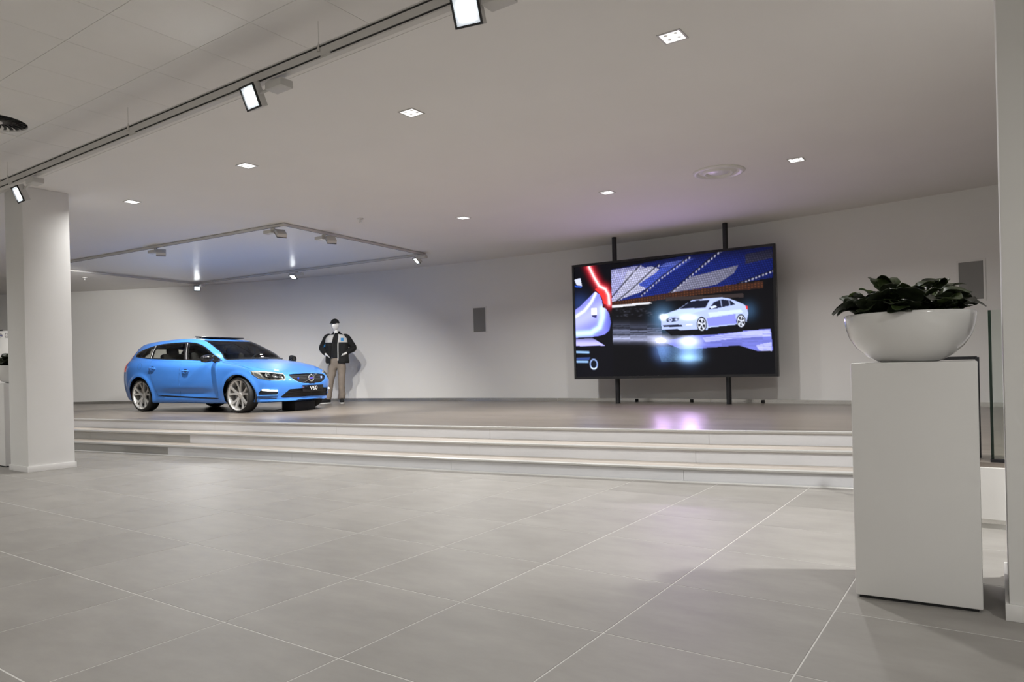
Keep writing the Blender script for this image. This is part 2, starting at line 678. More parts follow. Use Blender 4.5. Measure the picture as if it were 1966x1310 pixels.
# ------------------------------------------------------------------ recessed downlights over the stage
def downlight(x, y, label, group, power, shift=True, rz=0.0):
    r = empty('ceiling_downlight', (x, y, CEIL_Z), rz)
    tag(r, label, 'ceiling light', group)
    s = 0.172
    bm = bmesh.new()
    for sx, sy, lx, ly in ((0, -1, s, .012), (0, 1, s, .012), (-1, 0, .012, s - .024), (1, 0, .012, s - .024)):
        bm_box(bm, (sx * (s / 2 - .006), sy * (s / 2 - .006), -0.003), (lx, ly, 0.006))
    bm_box(bm, (0, 0, 0.004), (s - .01, s - .01, 0.004))
    from_bm('frame', bm, M['fixture'], r)
    for sx in (-1, 1):
        for sy in (-1, 1):
            bm = bmesh.new()
            n = 4
            g = [[bm.verts.new((sx * .036 + (u / n - .5) * .070, sy * .036 + (v / n - .5) * .070,
                                -0.0045 + 0.006 * math.sin(math.pi * u / n) * math.sin(math.pi * v / n))) for v in range(n + 1)] for u in range(n + 1)]
            for u in range(n):
                for v in range(n):
                    bm.faces.new((g[u][v], g[u][v + 1], g[u + 1][v + 1], g[u + 1][v]))
            from_bm('led_cell', bm, M['led_soft'], r, 60)
    l = bpy.data.lights.new('downlight_lamp', 'AREA')
    l.shape = 'SQUARE'; l.size = 0.14; l.energy = power; l.color = (1.0, 0.995, 0.975); l.spread = R(150)
    o = bpy.data.objects.new('downlight_lamp', l)
    COL.objects.link(o)
    o.location = (x, y, CEIL_Z - 0.02)
    return r


G = 'square downlights let into the ceiling'
for x, y, lab in [
        (1.782, 3.641, 'square recessed ceiling light nearest the camera, right of the hanging rail'),
        (-0.638, 3.585, 'square recessed ceiling light above the middle spot of the rail'),
        (-3.130, 3.640, 'square recessed ceiling light, second from the left in the front row'),
        (-5.668, 3.680, 'square recessed ceiling light beside the left column'),
        (1.774, 7.380, 'square recessed ceiling light right of the round ceiling vent'),
        (-0.592, 7.320, 'square recessed ceiling light left of the round ceiling vent'),
        (-3.004, 7.285, 'square recessed ceiling light between smoke head and screen glow')]:
    downlight(x, y, lab, G, P_DOWN * (0.65 if x < -5 else 1.15 if y < 6 and x < -2 else 0.8 if y < 6 else 1.1 if x > 1 else 1.5 if x > -2 else 2.3))
# more such lights, added unseen behind and beside the camera as soft fill
for k, (x, y) in enumerate([(6.0, -0.35), (1.2, -2.75), (6.0, -5.1), (-3.6, -2.75), (-8.4, -0.35), (-8.4, -5.15), (-13.2, -0.35), (-13.2, -5.15), (-3.6, -6.35)]):
    downlight(x, y, 'added square fill light in the tiled ceiling outside the picture', 'added fill lights out of view', P_HALL)
downlight(4.23, 3.62, 'square recessed ceiling light hidden behind the right column', G, P_DOWN * 1.9)

# ------------------------------------------------------------------ hanging track rail with spots
RAIL_Y, RAIL_Z = 2.03, 3.20


def rail_box(x0, x1, name, label):
    r = empty(name, ((x0 + x1) / 2, RAIL_Y, RAIL_Z))
    L = x1 - x0
    # H-shaped channel: two slots (upper and lower) that show as dark lines
    bm = bmesh.new()
    bm_box(bm, (0, 0.004, 0), (L, 0.036, 0.096))
    bm_box(bm, (0, -0.018, 0.0), (L, 0.010, 0.050))
    bm_box(bm, (0, -0.018, 0.0435), (L, 0.010, 0.009))
    bm_box(bm, (0, -0.018, -0.0435), (L, 0.010, 0.009))
    from_bm('rail_body', bm, M['rail'], r)
    box('slot', (0, -0.0155, 0.032), (L, 0.003, 0.014), M['gap'], r)
    box('slot', (0, -0.0155, -0.032), (L, 0.003, 0.014), M['gap'], r)
    for wx in (0.002, -2.434, -4.921, -7.4, 2.44, 4.9):
        if not (x0 < wx < x1): continue
        lx = wx - (x0 + x1) / 2
        tube('hanger_wire', [(lx, -0.025, 0.03), (lx, -0.025, CEIL_Z - RAIL_Z)], 0.0016, M['steel'], r, 6)
        tube('wire_clip', [(lx, -0.025, 0.0), (lx, -0.025, 0.012), (lx, -0.025, 0.05), (lx, -0.025, 0.062)], [0.012, 0.012, 0.005, 0.003], M['steel'], r, 10)
        box('coupler', (lx + 0.06, -0.021, -0.032), (0.09, 0.010, 0.018), M['rail'], r)
    tag(r, label, 'light rail')
    return r


rail_box(-9.6, 5.9, 'track_rail', 'long grey track rail hung on thin wires below the ceiling')


def spot_head(name, mount, head, target, label, group, power, size=0.165, lit=True, angle=70, box_dir=(1, 0, 0), blen=0.17, sq=0.0):
    """adapter at mount, driver box along box_dir, tilting square head at 'head' looking at target"""
    mount = Vector(mount)
    r = empty(name, mount)
    tag(r, label, 'spotlight', group)
    bd = Vector(box_dir).normalized()
    ang = math.atan2(bd.y, bd.x)
    box('adapter', (0, 0, -0.010), (0.07, 0.024, 0.03), M['fixture'], r, rotz(ang), 0.003)
    bc = bd * (blen * 0.45) + Vector((0, 0, -0.052))
    box('driver_box', bc, (blen, size * 0.62, 0.052), M['fixture'], r, rotz(ang), 0.003)
    hp = Vector(head) - mount
    tube('arm', [bc - bd * blen * 0.42, (bc - bd * blen * 0.42) * 0.3 + hp * 0.7], 0.011, M['fixture'], r, 8)
    h = empty('lamp_head')
    # lamp head as a part: body mesh carries bezel and lens
    bm = bmesh.new()
    bm_box(bm, (0, 0, 0.030), (size, size, 0.055), None, 0.004)
    bpy.data.objects.remove(h)
    h = from_bm('lamp_head', bm, M['fixture'], r, 40)
    h.location = hp
    d = (Vector(target) - Vector(head)).normalized()
    h.rotation_euler = d.to_track_quat('-Z', 'Y').to_euler()
    bm = bmesh.new()
    t = size * 0.07
    for sx, sy, lx, ly in ((0, -1, size, t), (0, 1, size, t), (-1, 0, t, size - 2 * t), (1, 0, t, size - 2 * t)):
        bm_box(bm, (sx * (size - t) / 2, sy * (size - t) / 2, -0.003), (lx, ly, 0.012))
    from_bm('bezel', bm, M['black'], h)
    bm = bmesh.new()
    a = size / 2 - t
    c = a * 0.72
    o1 = [bm.verts.new((sx * a, sy * a, -0.002)) for sx, sy in ((-1, -1), (-1, 1), (1, 1), (1, -1))]
    i1 = [bm.verts.new((sx * c, sy * c, 0.0)) for sx, sy in ((-1, -1), (-1, 1), (1, 1), (1, -1))]
    fr = [bm.faces.new((o1[k], o1[(k + 1) % 4], i1[(k + 1) % 4], i1[k])) for k in range(4)]
    me = bpy.data.meshes.new('reflector'); bm.to_mesh(me); bm.free()
    link('reflector', me, M['led_dim'] if lit else M['black'], h)
    # grid of small led lenses
    bm = bmesh.new()
    n = 5
    st = 2 * c / n
    for u in range(n):
        for v in range(n):
            x, y = -c + (u + .5) * st, -c + (v + .5) * st
            rr = [bm.verts.new((x + st * .47 * math.cos(k * math.pi / 4), y + st * .47 * math.sin(k * math.pi / 4), -0.001)) for k in range(8)]
            ce = bm.verts.new((x, y, -0.006))
            for k in range(8): bm.faces.new((rr[(k + 1) % 8], rr[k], ce))
    me = bpy.data.meshes.new('led_array'); bm.to_mesh(me); bm.free()
    link('led_array', me, M['led'] if lit else M['led_dim'], h)
    spot_lamp('spot_lamp', Vector(head) + d * 0.02, target, power, angle, 0.6, 0.05)
    return r


GR = 'spots on the hanging rail'
zt = RAIL_Z - 0.062
spot_head('rail_spot', (1.37, 2.012, zt), (1.27, 1.95, 3.055), (1.27 + 1.0, 1.95 - 4.4, 3.055 - 2.2), 'brightest square spot on the rail at the top of the picture', GR, P_RAIL, box_dir=(1, 0, 0))
spot_head('rail_spot', (-0.50, 2.012, zt), (-0.67, 1.96, 3.05), (-0.67 - 0.2, 1.96 - 4.6, 3.07 - 1.95), 'square rail spot in the middle, tilted down left with grey driver box', GR, P_RAIL, box_dir=(1, 0, 0))
spot_head('rail_spot', (-4.36, 2.012, zt), (-4.55, 1.96, 2.99), (-4.55 - 0.2, 1.96 - 4.6, 3.02 - 1.95), 'square rail spot above the left column', GR, P_RAIL, box_dir=(1, 0, 0))

# ------------------------------------------------------------------ rectangular track over the car
Q0, Q1, Q2 = Vector((-5.29, 5.77)), Vector((-5.59, 9.30)), Vector((-12.58, 8.72))
Q3 = Q0 + (Q2 - Q1)
tr = empty('rectangular_track', (*((Q0 + Q2) / 2), CEIL_Z))
tag(tr, 'grey rectangular light track under the ceiling above the blue car', 'light track')
mid = (Q0 + Q2) / 2
for a, b in ((Q0, Q1), (Q1, Q2), (Q2, Q3), (Q3, Q0)):
    c = (a + b) / 2 - mid
    d = b - a
    box('track_bar', (c.x, c.y, -0.028), (d.length - 0.04, 0.036, 0.036), M['rail'], tr, rotz(math.atan2(d.y, d.x)))
    box('track_slot', (c.x, c.y, -0.0465), (d.length - 0.06, 0.012, 0.002), M['gap'], tr, rotz(math.atan2(d.y, d.x)))
for a in (Q0, Q1, Q2, Q3):
    c = a - mid
    box('corner_joint', (c.x, c.y, -0.029), (0.055, 0.055, 0.040), M['rail'], tr, rotz(R(4.9)), 0.003)
for a, b in ((Q0, Q1), (Q1, Q2), (Q2, Q3), (Q3, Q0)):
    n = max(2, int((b - a).length / 1.4))
    for k in range(n):
        c = a + (b - a) * ((k + .5) / n) - mid
        box('ceiling_clip', (c.x, c.y, -0.0055), (0.05, 0.04, 0.011), M['rail'], tr, rotz(R(4.9)))
sh = 0.05
ins = [q + (mid - q).normalized() * 0.06 for q in (Q0, Q1, Q2, Q3)]
bm = bmesh.new()
lo = [bm.verts.new((p.x, p.y, CEIL_Z - 0.004)) for p in ins]
hi = [bm.verts.new((p.x, p.y, CEIL_Z)) for p in ins]
bm.faces.new(lo)
for k in range(4): bm.faces.new((lo[k], lo[(k + 1) % 4], hi[(k + 1) % 4], hi[k]))
sp = from_bm('ceiling_stretch_panel', bm, M['stretch'])
tag(sp, 'satin white stretch panel inside the rectangular light track', 'ceiling panel', kind='structure')

GC = 'spots on the rectangular track'
CARC = (-8.85, 7.25, 0.9)


def track_pt(a, b, t, dz=0.055):
    p = a + (b - a) * t
    return (p.x, p.y, CEIL_Z - dz)


def track_spot(a, b, t, toward, label, off=(0, 0), power=P_CAR, angle=75, bdir=None, sz=0.15):
    m = track_pt(a, b, t)
    h = Vector((m[0] + off[0], m[1] + off[1], CEIL_Z - 0.165))
    bd = bdir if bdir is not None else ((b - a).normalized().x, (b - a).normalized().y, 0)
    spot_head('track_spot', m, h, toward, label, GC, power, size=sz, box_dir=bd, angle=angle)


track_spot(Q3, Q0, 0.545, (-9.8, 6.5, 0.55), 'track spot over the rear of the blue car, flat grey back showing', (0.14, 0.02), bdir=(-1, -.08, 0), angle=112, power=P_CAR * 1.2)
track_spot(Q3, Q0, 0.965, (-7.4, 6.5, 0.55), 'track spot at the front corner of the rectangle with square grey back', (0.12, 0.05), bdir=(-1, -.08, 0), angle=112, power=P_CAR * 1.2)
track_spot(Q0, Q1, 0.235, (-7.2, 7.6, 0.55), 'smaller grey track spot on the right side of the rectangle', (0.10, 0.06), bdir=(-1, -.08, 0), angle=112, power=P_CAR * 1.2)
track_spot(Q0, Q1, 0.955, (-6.9, 6.6, 0.5), 'lit track spot at the right rear corner, nearest the screen', (-0.08, 0.0), bdir=(1, .08, 0), power=P_CAR * 0.55)
track_spot(Q1, Q2, 0.50, (-8.9, 7.4, 0.7), 'lit track spot on the middle of the rear bar above the car bonnet', (-0.10, -0.03), bdir=(1, .08, 0), power=P_CAR * 0.55)
track_spot(Q1, Q2, 0.978, (-9.6, 7.0, 0.6), 'brightest lit track spot at the far left rear corner', (-0.02, -0.05), bdir=(1, .08, 0), power=P_CAR * 0.55)

track_spot(Q3, Q0, 0.10, (-15.2, 8.0, 0.6), 'track spot hidden behind the left column, shining on the curved wall', (-0.12, 0.05), bdir=(1, .08, 0), angle=90, power=P_CAR * 0.8)

# ------------------------------------------------------------------ ceiling fittings
v = empty('ceiling_vent', (0.907, 7.300, CEIL_Z))
tag(v, 'round white ceiling vent with stepped rings near the screen', 'vent')
lathe('outer_ring', [(0.305, 0.0), (0.305, -0.006), (0.285, -0.020), (0.262, -0.022), (0.235, -0.004), (0.235, 0.0)], M['white_satin'], v, 64)
lathe('middle_ring', [(0.215, 0.0), (0.200, -0.004), (0.175, -0.026), (0.160, -0.028), (0.140, -0.008), (0.140, 0.0)], M['white_satin'], v, 64)
lathe('inner_plate', [(0.0, -0.012), (0.118, -0.012), (0.125, -0.008), (0.125, -0.0005)], M['white_satin'], v, 64)

for x, y, lab in ((-4.211, 6.325, 'small white smoke head on the ceiling in front of the track'), (-13.46, 6.569, 'small smoke head on the ceiling next to the left column')):
    s = empty('smoke_head', (x, y, CEIL_Z))
    tag(s, lab, 'smoke detector', 'smoke heads')
    lathe('base', [(0.0, -0.001), (0.05, -0.001), (0.05, -0.010), (0.042, -0.016), (0.0, -0.016)], M['white_satin'], s, 24)
    lathe('sensor', [(0.0, -0.014), (0.014, -0.014), (0.014, -0.042), (0.022, -0.045), (0.022, -0.056), (0.0, -0.060)], M['steel'], s, 16)

sw = empty('swirl_diffuser', (SWIRL[0], SWIRL[1], CEIL_Z))
tag(sw, 'square air diffuser with black and white swirl blades at the left edge', 'vent')
bm = bmesh.new()
n = 48
R0 = 0.255
outer = []
for k in range(n):
    a = 2 * math.pi * k / n
    c, s_ = math.cos(a), math.sin(a)
    q = 0.298 / max(abs(c), abs(s_))
    outer.append((c * q, s_ * q))
vo = [bm.verts.new((x, y, 0.004)) for x, y in outer]
vi = [bm.verts.new((R0 * math.cos(2 * math.pi * k / n), R0 * math.sin(2 * math.pi * k / n), -0.012)) for k in range(n)]
vb = [bm.verts.new((R0 * .985 * math.cos(2 * math.pi * k / n), R0 * .985 * math.sin(2 * math.pi * k / n), 0.004)) for k in range(n)]
for k in range(n):
    k2 = (k + 1) % n
    bm.faces.new((vo[k], vo[k2], vi[k2], vi[k]))
    bm.faces.new((vi[k], vi[k2], vb[k2], vb[k]))
from_bm('face_plate', bm, M['white_satin'], sw, 30)
lathe('dark_plenum', [(0.0, 0.003), (R0, 0.003), (R0, 0.005), (0.0, 0.005)], M['gap'], sw, 32)
lathe('hub', [(0.0, -0.013), (0.062, -0.013), (0.068, -0.008), (0.068, 0.002)], M['white_satin'], sw, 32)
bm = bmesh.new()
for j in range(9):
    t = j / 8
    rad = 0.066 + (R0 - 0.068) * t
    for sgn, dz in ((-1, -0.010), (1, 0.001)):
        a = 0.55 * t + sgn * (0.055 + 0.02 * (1 - t))
        bm.verts.new((rad * math.cos(a), rad * math.sin(a), dz))
bm.verts.ensure_lookup_table()
for j in range(8):
    bm.faces.new((bm.verts[2 * j], bm.verts[2 * j + 1], bm.verts[2 * j + 3], bm.verts[2 * j + 2]))
bl = bpy.data.meshes.new('blade'); bm.to_mesh(bl); bm.free(); bl.materials.append(M['white_satin'])
for k in range(24):
    o = bpy.data.objects.new('blade', bl)
    COL.objects.link(o); o.parent = sw
    o.rotation_euler = (0, 0, 2 * math.pi * k / 24)

# ------------------------------------------------------------------ wall speakers (flush grilles)
def wall_speaker(x, z0, z1, width, label):
    px, py = arc_pt(x)
    a = -math.asin((x - WALL_C[0]) / WALL_R)
    r = empty('wall_speaker', (px, py, z0), a)
    tag(r, label, 'speaker', 'flush wall speakers')
    h = z1 - z0
    bm = bmesh.new()
    t = 0.028
    for sx, sz, lx, lz in ((0, -1, width, t), (0, 1, width, t), (-1, 0, t, h - 2 * t), (1, 0, t, h - 2 * t)):
        bm_box(bm, (sx * (width - t) / 2, -0.004, h / 2 + sz * (h - t) / 2), (lx, 0.010, lz))
    from_bm('frame', bm, M['white_satin'], r)
    box('grille', (0, -0.001, h / 2), (width - 2 * t, 0.006, h - 2 * t), M['grille_cloth'], r)


wall_speaker(-5.42, 1.86, 2.425, 0.355, 'flush grey wall speaker between mannequin and screen')
wall_speaker(3.345, 1.86, 2.435, 0.345, 'flush grey wall speaker behind the planter')

# ------------------------------------------------------------------ pedestals with planters
def pedestal(cx, cy, rz, w, dpt, h, label):
    r = empty('pedestal', (cx, cy, 0), rz)
    tag(r, label, 'pedestal', 'planter pedestals')
    box('body', (0, 0, 0.014 + (h - 0.014) / 2), (w, dpt, h - 0.014), M['white_satin'], r, bevel=0.007)
    box('recessed_foot', (0, 0, 0.007), (w - 0.03, dpt - 0.03, 0.014), M['gap'], r)
    return r


PW = 0.493
prz = math.atan2(2.526 - 2.489, 3.54 - 3.048)
pc = (Vector((3.048, 2.489)) + Vector((3.540, 2.526))) / 2 + Vector((-math.sin(prz), math.cos(prz))) * 0.2465
PH = 1.085
pedestal(pc.x, pc.y, prz, PW, PW, PH, 'tall white pedestal with a planter bowl in front of the right column')
pedestal(-6.70 - 0.2465, 2.55 + 0.2465, 0, PW, PW, 1.06, 'white pedestal half hidden behind the left column')


def bowl(cx, cy, z, label):
    r = empty('planter_bowl', (cx, cy, z))
    tag(r, label, 'planter', 'white planter bowls')
    prof = [(0.0, 0.0), (0.118, 0.0), (0.130, 0.004), (0.178, 0.030), (0.224, 0.072), (0.253, 0.118), (0.268, 0.165), (0.2745, 0.208), (0.2755, 0.224), (0.271, 0.229), (0.262, 0.227),
            (0.256, 0.205), (0.245, 0.175)]
    lathe('bowl_shell', prof, M['white_gloss'], r, 72, sm=50)
    lathe('soil', [(0.0, 0.192), (0.12, 0.190), (0.2505, 0.180)], M['soil'], r, 36)
    return r


def leaf_material(name, c0, c1):
    m, nt, b = new_mat(name)
    tc = N(nt, 'ShaderNodeTexCoord')
    no = N(nt, 'ShaderNodeTexNoise'); no.inputs['Scale'].default_value = 14; no.inputs['Detail'].default_value = 4
    nt.links.new(tc.outputs['Object'], no.inputs['Vector'])
    cr = N(nt, 'ShaderNodeValToRGB')
    cr.color_ramp.elements[0].position = 0.35; cr.color_ramp.elements[1].position = 0.7
    cr.color_ramp.elements[0].color = (*c0, 1); cr.color_ramp.elements[1].color = (*c1, 1)
    nt.links.new(no.outputs['Fac'], cr.inputs['Fac'])
    nt.links.new(cr.outputs['Color'], b.inputs['Base Color'])
    b.inputs['Roughness'].default_value = 0.38
    return m


M['leaf_dark'] = leaf_material('leaf_dark', (0.012, 0.018, 0.009), (0.028, 0.036, 0.017))
M['leaf_mid'] = leaf_material('leaf_mid', (0.022, 0.036, 0.010), (0.045, 0.065, 0.018))
M['leaf_bright'] = leaf_material('leaf_bright', (0.07, 0.11, 0.025), (0.12, 0.17, 0.045))
M['stalk'] = plain('stalk', (0.11, 0.15, 0.05), 0.5)


def leaf_mesh(mat, seed, L=0.11, Wd=0.085, curl=0.5):
    """fleshy oval leaf with scalloped rim, folded along the midrib and curled at the tip; base at origin, grows along +X"""
    rr = random.Random(seed)
    nl, nw = 10, 6
    v, f = [], []
    for i in range(nl + 1):
        t = i / nl
        w = Wd * (math.sin(math.pi * min(1, t * 0.93 + 0.04)) ** 0.62) * (0.62 + 0.55 * t) * 0.62
        if t < 0.12: w = max(w * 0.35, 0.004)
        sc = 1 + 0.10 * math.sin(t * 21 + seed)
        a = curl * t * t * 1.5
        cxp = L * (t - 0.12 * t * t * curl)
        czp = -L * 0.42 * a * t + 0.05 * L * math.sin(3 * t + seed)
        for j in range(-nw // 2, nw // 2 + 1):
            s = j / (nw / 2)
            y = s * w * (sc if abs(s) > 0.9 else 1)
            z = czp + 0.34 * abs(s) ** 1.5 * w + 0.06 * w * math.sin(5 * s + 9 * t + seed)
            v.append((cxp, y, z))
    k = nw + 1
    for i in range(nl):
        for j in range(nw):
            f.append((i * k + j, (i + 1) * k + j, (i + 1) * k + j + 1, i * k + j + 1))
    nv = len(v)
    v2 = [(x, y, z - 0.0022) for x, y, z in v]
    f2 = [tuple(nv + q for q in fc[::-1]) for fc in f]
    rim = [(i * k) for i in range(nl + 1)] + [nl * k + j for j in range(1, k)] + [i * k + k - 1 for i in range(nl - 1, -1, -1)] + [j for j in range(k - 2, 0, -1)]
    f3 = [(rim[q], rim[(q + 1) % len(rim)], nv + rim[(q + 1) % len(rim)], nv + rim[q]) for q in range(len(rim))]
    me = bpy.data.meshes.new('leaf')
    me.from_pydata(v + v2, [], f + f2 + f3)
    me.update()
    smooth(me, 60)
    me.materials.append(mat)
    return me


LM = [leaf_mesh(M['leaf_dark'], s, 0.125, 0.095, c) for s, c in ((1, .5), (2, .9), (3, .2), (4, .7))]
LM += [leaf_mesh(M['leaf_mid'], s, 0.115, 0.085, c) for s, c in ((5, .4), (6, .8))]
LM += [leaf_mesh(M['leaf_bright'], s, 0.10, 0.075, c) for s, c in ((7, .4), (8, .7))]


def plant(cx, cy, z, label, seed, extra=()):
    rr = random.Random(seed)
    r = empty('leafy_plant', (cx, cy, z))
    tag(r, label, 'plant', 'green plants in the planter bowls')
    heads = [(0.0, 0.0)] + [(0.10 * math.cos(a), 0.10 * math.sin(a)) for a in (0.3, 1.6, 2.9, 4.1, 5.3)] + [(0.185 * math.cos(a), 0.185 * math.sin(a)) for a in (0.0, .8, 1.6, 2.4, 3.2, 4.0, 4.75, 5.5)]
    for hi, (hx, hy) in enumerate(heads):
        rad = math.hypot(hx, hy)
        ao = math.atan2(hy, hx)
        for k in range(8):
            a = rr.uniform(0, 2 * math.pi) if rad < 0.15 else ao + rr.uniform(-1.5, 1.5)
            el = rr.uniform(0.0, 1.15) if rad < 0.15 else rr.uniform(0.20, 1.1)
            sc = rr.uniform(0.75, 1.15)
            me = rr.choice(LM[:6]) if rr.random() < 0.9 else rr.choice(LM[4:6])
            o = bpy.data.objects.new('leaf', me)
            COL.objects.link(o); o.parent = r
            bx, by = hx + rr.uniform(-.03, .03), hy + rr.uniform(-.03, .03)
            hz = rr.uniform(0.0, 0.125) * (1.0 - rad * 2.2)
            o.location = (bx, by, hz + 0.012)
            o.rotation_euler = (rr.uniform(-.5, .5), -el, a)
            o.scale = (sc, sc, sc)
    # stalked leaves that stand above the rest
    for sx, sy, h, a, el, mi, sc in extra:
        o = tube('stalk', [(sx, sy, 0.0), (sx * 1.05, sy * 1.05, h * 0.5), (sx * 1.14, sy * 1.14, h)], [0.004, 0.0035, 0.003], M['stalk'], r, 6)
        lf = bpy.data.objects.new('leaf', LM[mi])
        COL.objects.link(lf); lf.parent = r
        lf.location = (sx * 1.14, sy * 1.14, h - 0.004)
        lf.rotation_euler = (0.2, -el, a)
        lf.scale = (sc, sc, sc)
    return r


BX, BY = pc.x - 0.012, pc.y - 0.01
bowl(BX, BY, PH, 'glossy white planter bowl standing on the tall pedestal at right')
rx, ry = axr.x, axr.y          # picture-right direction on the ground, for the order of the tall leaves
ex = []
for off, h, a, el, mi, sc in [(-0.20, 0.07, 2.9, 0.5, 6, 0.8), (-0.235, 0.05, 2.6, 0.3, 4, 0.7), (-0.125, 0.105, 2.0, 0.9, 4, 1.0), (-0.055, 0.125, 2.4, 0.9, 5, 0.95), (-0.035, 0.09, 2.2, 0.9, 6, 0.9),
                              (0.0, 0.085, 0.9, 0.7, 7, 0.9), (0.02, 0.10, 0.2, 0.6, 4, 0.9), (0.06, 0.125, 0.6, 0.5, 2, 0.7), (0.095, 0.105, 0.8, 0.9, 5, 1.0), (0.135, 0.10, 0.9, 0.9, 4, 0.85), (0.20, 0.06, 0.5, 0.4, 1, 0.9), (-0.16, 0.06, 2.7, 1.0, 6, 0.95), (0.045, 0.075, 1.2, 1.1, 6, 0.8), (0.165, 0.07, 0.3, 1.0, 5, 1.0), (-0.09, 0.075, 1.7, 1.15, 4, 1.05), (0.11, 0.055, 1.4, 1.2, 7, 0.7), (-0.215, 0.03, 3.3, 0.35, 1, 1.0)]:
    ex.append((rx * off * 0.87, ry * off * 0.87, h + 0.045, a, el, mi, sc))
plant(BX, BY, PH + 0.192, 'low dark green fleshy-leaved plant filling the bowl on the right pedestal', 11, ex)
B2 = (-6.70 - 0.2465, 2.55 + 0.2465)
bowl(*B2, 1.06, 'white planter bowl glimpsed behind the left column')
plant(*B2, 1.06 + 0.192, 'dark green plant glimpsed behind the left column', 23, [(0.1, 0.0, 0.1, 0.3, 0.7, 6, 1.0), (0.16, 0.05, 0.09, 0.5, 0.6, 4, 1.0)])

# ------------------------------------------------------------------ glass balustrade at the right end of the stage
M['glass'] = None


def glass_material(name, tint, refl=0.12, rough=0.02):
    m, nt, b = new_mat(name)
    nt.nodes.remove(b)
    tr_ = N(nt, 'ShaderNodeBsdfTransparent'); tr_.inputs[0].default_value = (*tint, 1)
    gl = N(nt, 'ShaderNodeBsdfGlossy'); gl.inputs['Roughness'].default_value = rough
    lw = N(nt, 'ShaderNodeFresnel'); lw.inputs['IOR'].default_value = 1.45
    mx = N(nt, 'ShaderNodeMixShader')
    nt.links.new(lw.outputs[0], mx.inputs[0])
    nt.links.new(tr_.outputs[0], mx.inputs[1]); nt.links.new(gl.outputs[0], mx.inputs[2])
    nt.links.new(mx.outputs[0], nt.nodes['Material Output'].inputs['Surface'])
    return m


M['glass'] = glass_material('clear_glass', (0.93, 0.96, 0.94))
M['glass_edge'] = plain('glass_edge', (0.006, 0.014, 0.009), 0.15)
box('trim_1', (6.2, 4.345, 0.02), (5.55, 0.012, 0.04), M['grout'])
tag(bpy.data.objects['trim_1'], 'pale strip at the foot of the stage end', 'trim', kind='structure')
o = box('wall_stage_end', (6.2, 4.345, 0.225), (5.56, 0.03, 0.33), M['white_satin'])
tag(o, 'low white front of the stage end behind the pedestal', 'wall', kind='structure')
o = box('baseboard_stage_end', (6.2, 4.342, 0.055), (5.55, 0.02, 0.045), M['steel'])
tag(o, 'steel skirting under the low white stage front', 'baseboard', kind='structure')
gp = empty('glass_balustrade', (3.562, 4.40, STAGE_Z))
tag(gp, 'frameless glass balustrade pane with dark edge at the stage end', 'balustrade')
box('pane', (1.60, 0, 0.49), (3.16, 0.012, 0.98), M['glass'], gp)
box('pane_edge', (0.012, 0, 0.49), (0.016, 0.014, 0.98), M['glass_edge'], gp)
box('shoe', (1.60, 0, 0.010), (3.2, 0.05, 0.02), M['black_metal'], gp)
hr = empty('handrail_frame', (3.50, 4.60, STAGE_Z))
tag(hr, 'slim black rail with square posts behind the pedestal', 'handrail')
box('top_bar', (-0.28, 0.13, 0.675), (0.60, 0.03, 0.022), M['black_metal'], hr, rotz(R(-25)))
box('post', (0.0, 0.0, 0.34), (0.022, 0.03, 0.68), M['black_metal'], hr)
box('post', (-0.56, 0.26, 0.34), (0.022, 0.03, 0.68), M['black_metal'], hr)

# ------------------------------------------------------------------ information board at the far left
ib = empty('information_board', (-14.388, 5.348, STAGE_Z), YAW + R(15))
tag(ib, 'white information board with black lettering beside the left column', 'board')
box('panel', (0.0, 0.03, 0.885), (1.0, 0.05, 1.77), M['white_satin'], ib, bevel=0.004)
box('top_cap', (-0.35, 0.03, 1.785), (0.5, 0.05, 0.03), M['black'], ib)
text_mesh('lettering', 'FIN', 0.068, M['black'], ib, (-0.05, 0.003, 1.700), (R(90), 0, 0), 0.001, 'LEFT')
text_mesh('lettering', 'SER', 0.068, M['black'], ib, (-0.05, 0.003, 1.635), (R(90), 0, 0), 0.001, 'LEFT')
tor = [(0.034 + 0.007 * math.cos(t), 0.007 * math.sin(t)) for t in np.linspace(0, 2 * math.pi, 11)]
o = lathe('ring_mark', tor, M['steel'], ib, 28)
o.location = (-0.127, 0.0, 1.668); o.rotation_euler = (R(90), 0, 0)
box('ring_band', (-0.127, 0.0, 1.668), (0.066, 0.010, 0.018), plain('mark_blue', (0.05, 0.06, 0.22), 0.4), ib)

# ------------------------------------------------------------------ video wall on two floor-to-ceiling poles
PA, PB = Vector((-1.979, 10.307)), Vector((-0.014, 10.397))
SD = (PB - PA).normalized()
SN = Vector((SD.y, -SD.x))            # towards the hall
sang = math.atan2(SD.y, SD.x)
S0, S1, Z0, Z1 = -0.785, 2.775, 0.868, 2.955
sc0 = PA + SD * ((S0 + S1) / 2) + SN * 0.07
vw = empty('video_screen', (sc0.x, sc0.y, STAGE_Z), sang)
tag(vw, 'large black framed video screen on two black poles showing a pale car', 'screen')
SW_, SH_ = S1 - S0, Z1 - Z0
zc = (Z0 + Z1) / 2 - STAGE_Z
box('housing', (0, 0.0, zc), (SW_, 0.085, SH_), M['black_metal'], vw, bevel=0.004)
bm = bmesh.new()
bz = 0.042
for sx, sz, lx, lz in ((0, -1, SW_, bz), (0, 1, SW_, bz), (-1, 0, bz, SH_ - 2 * bz), (1, 0, bz, SH_ - 2 * bz)):
    bm_box(bm, (sx * (SW_ - bz) / 2, -0.052, zc + sz * (SH_ - bz) / 2), (lx, 0.022, lz), None)
from_bm('bezel', bm, M['black_metal'], vw)
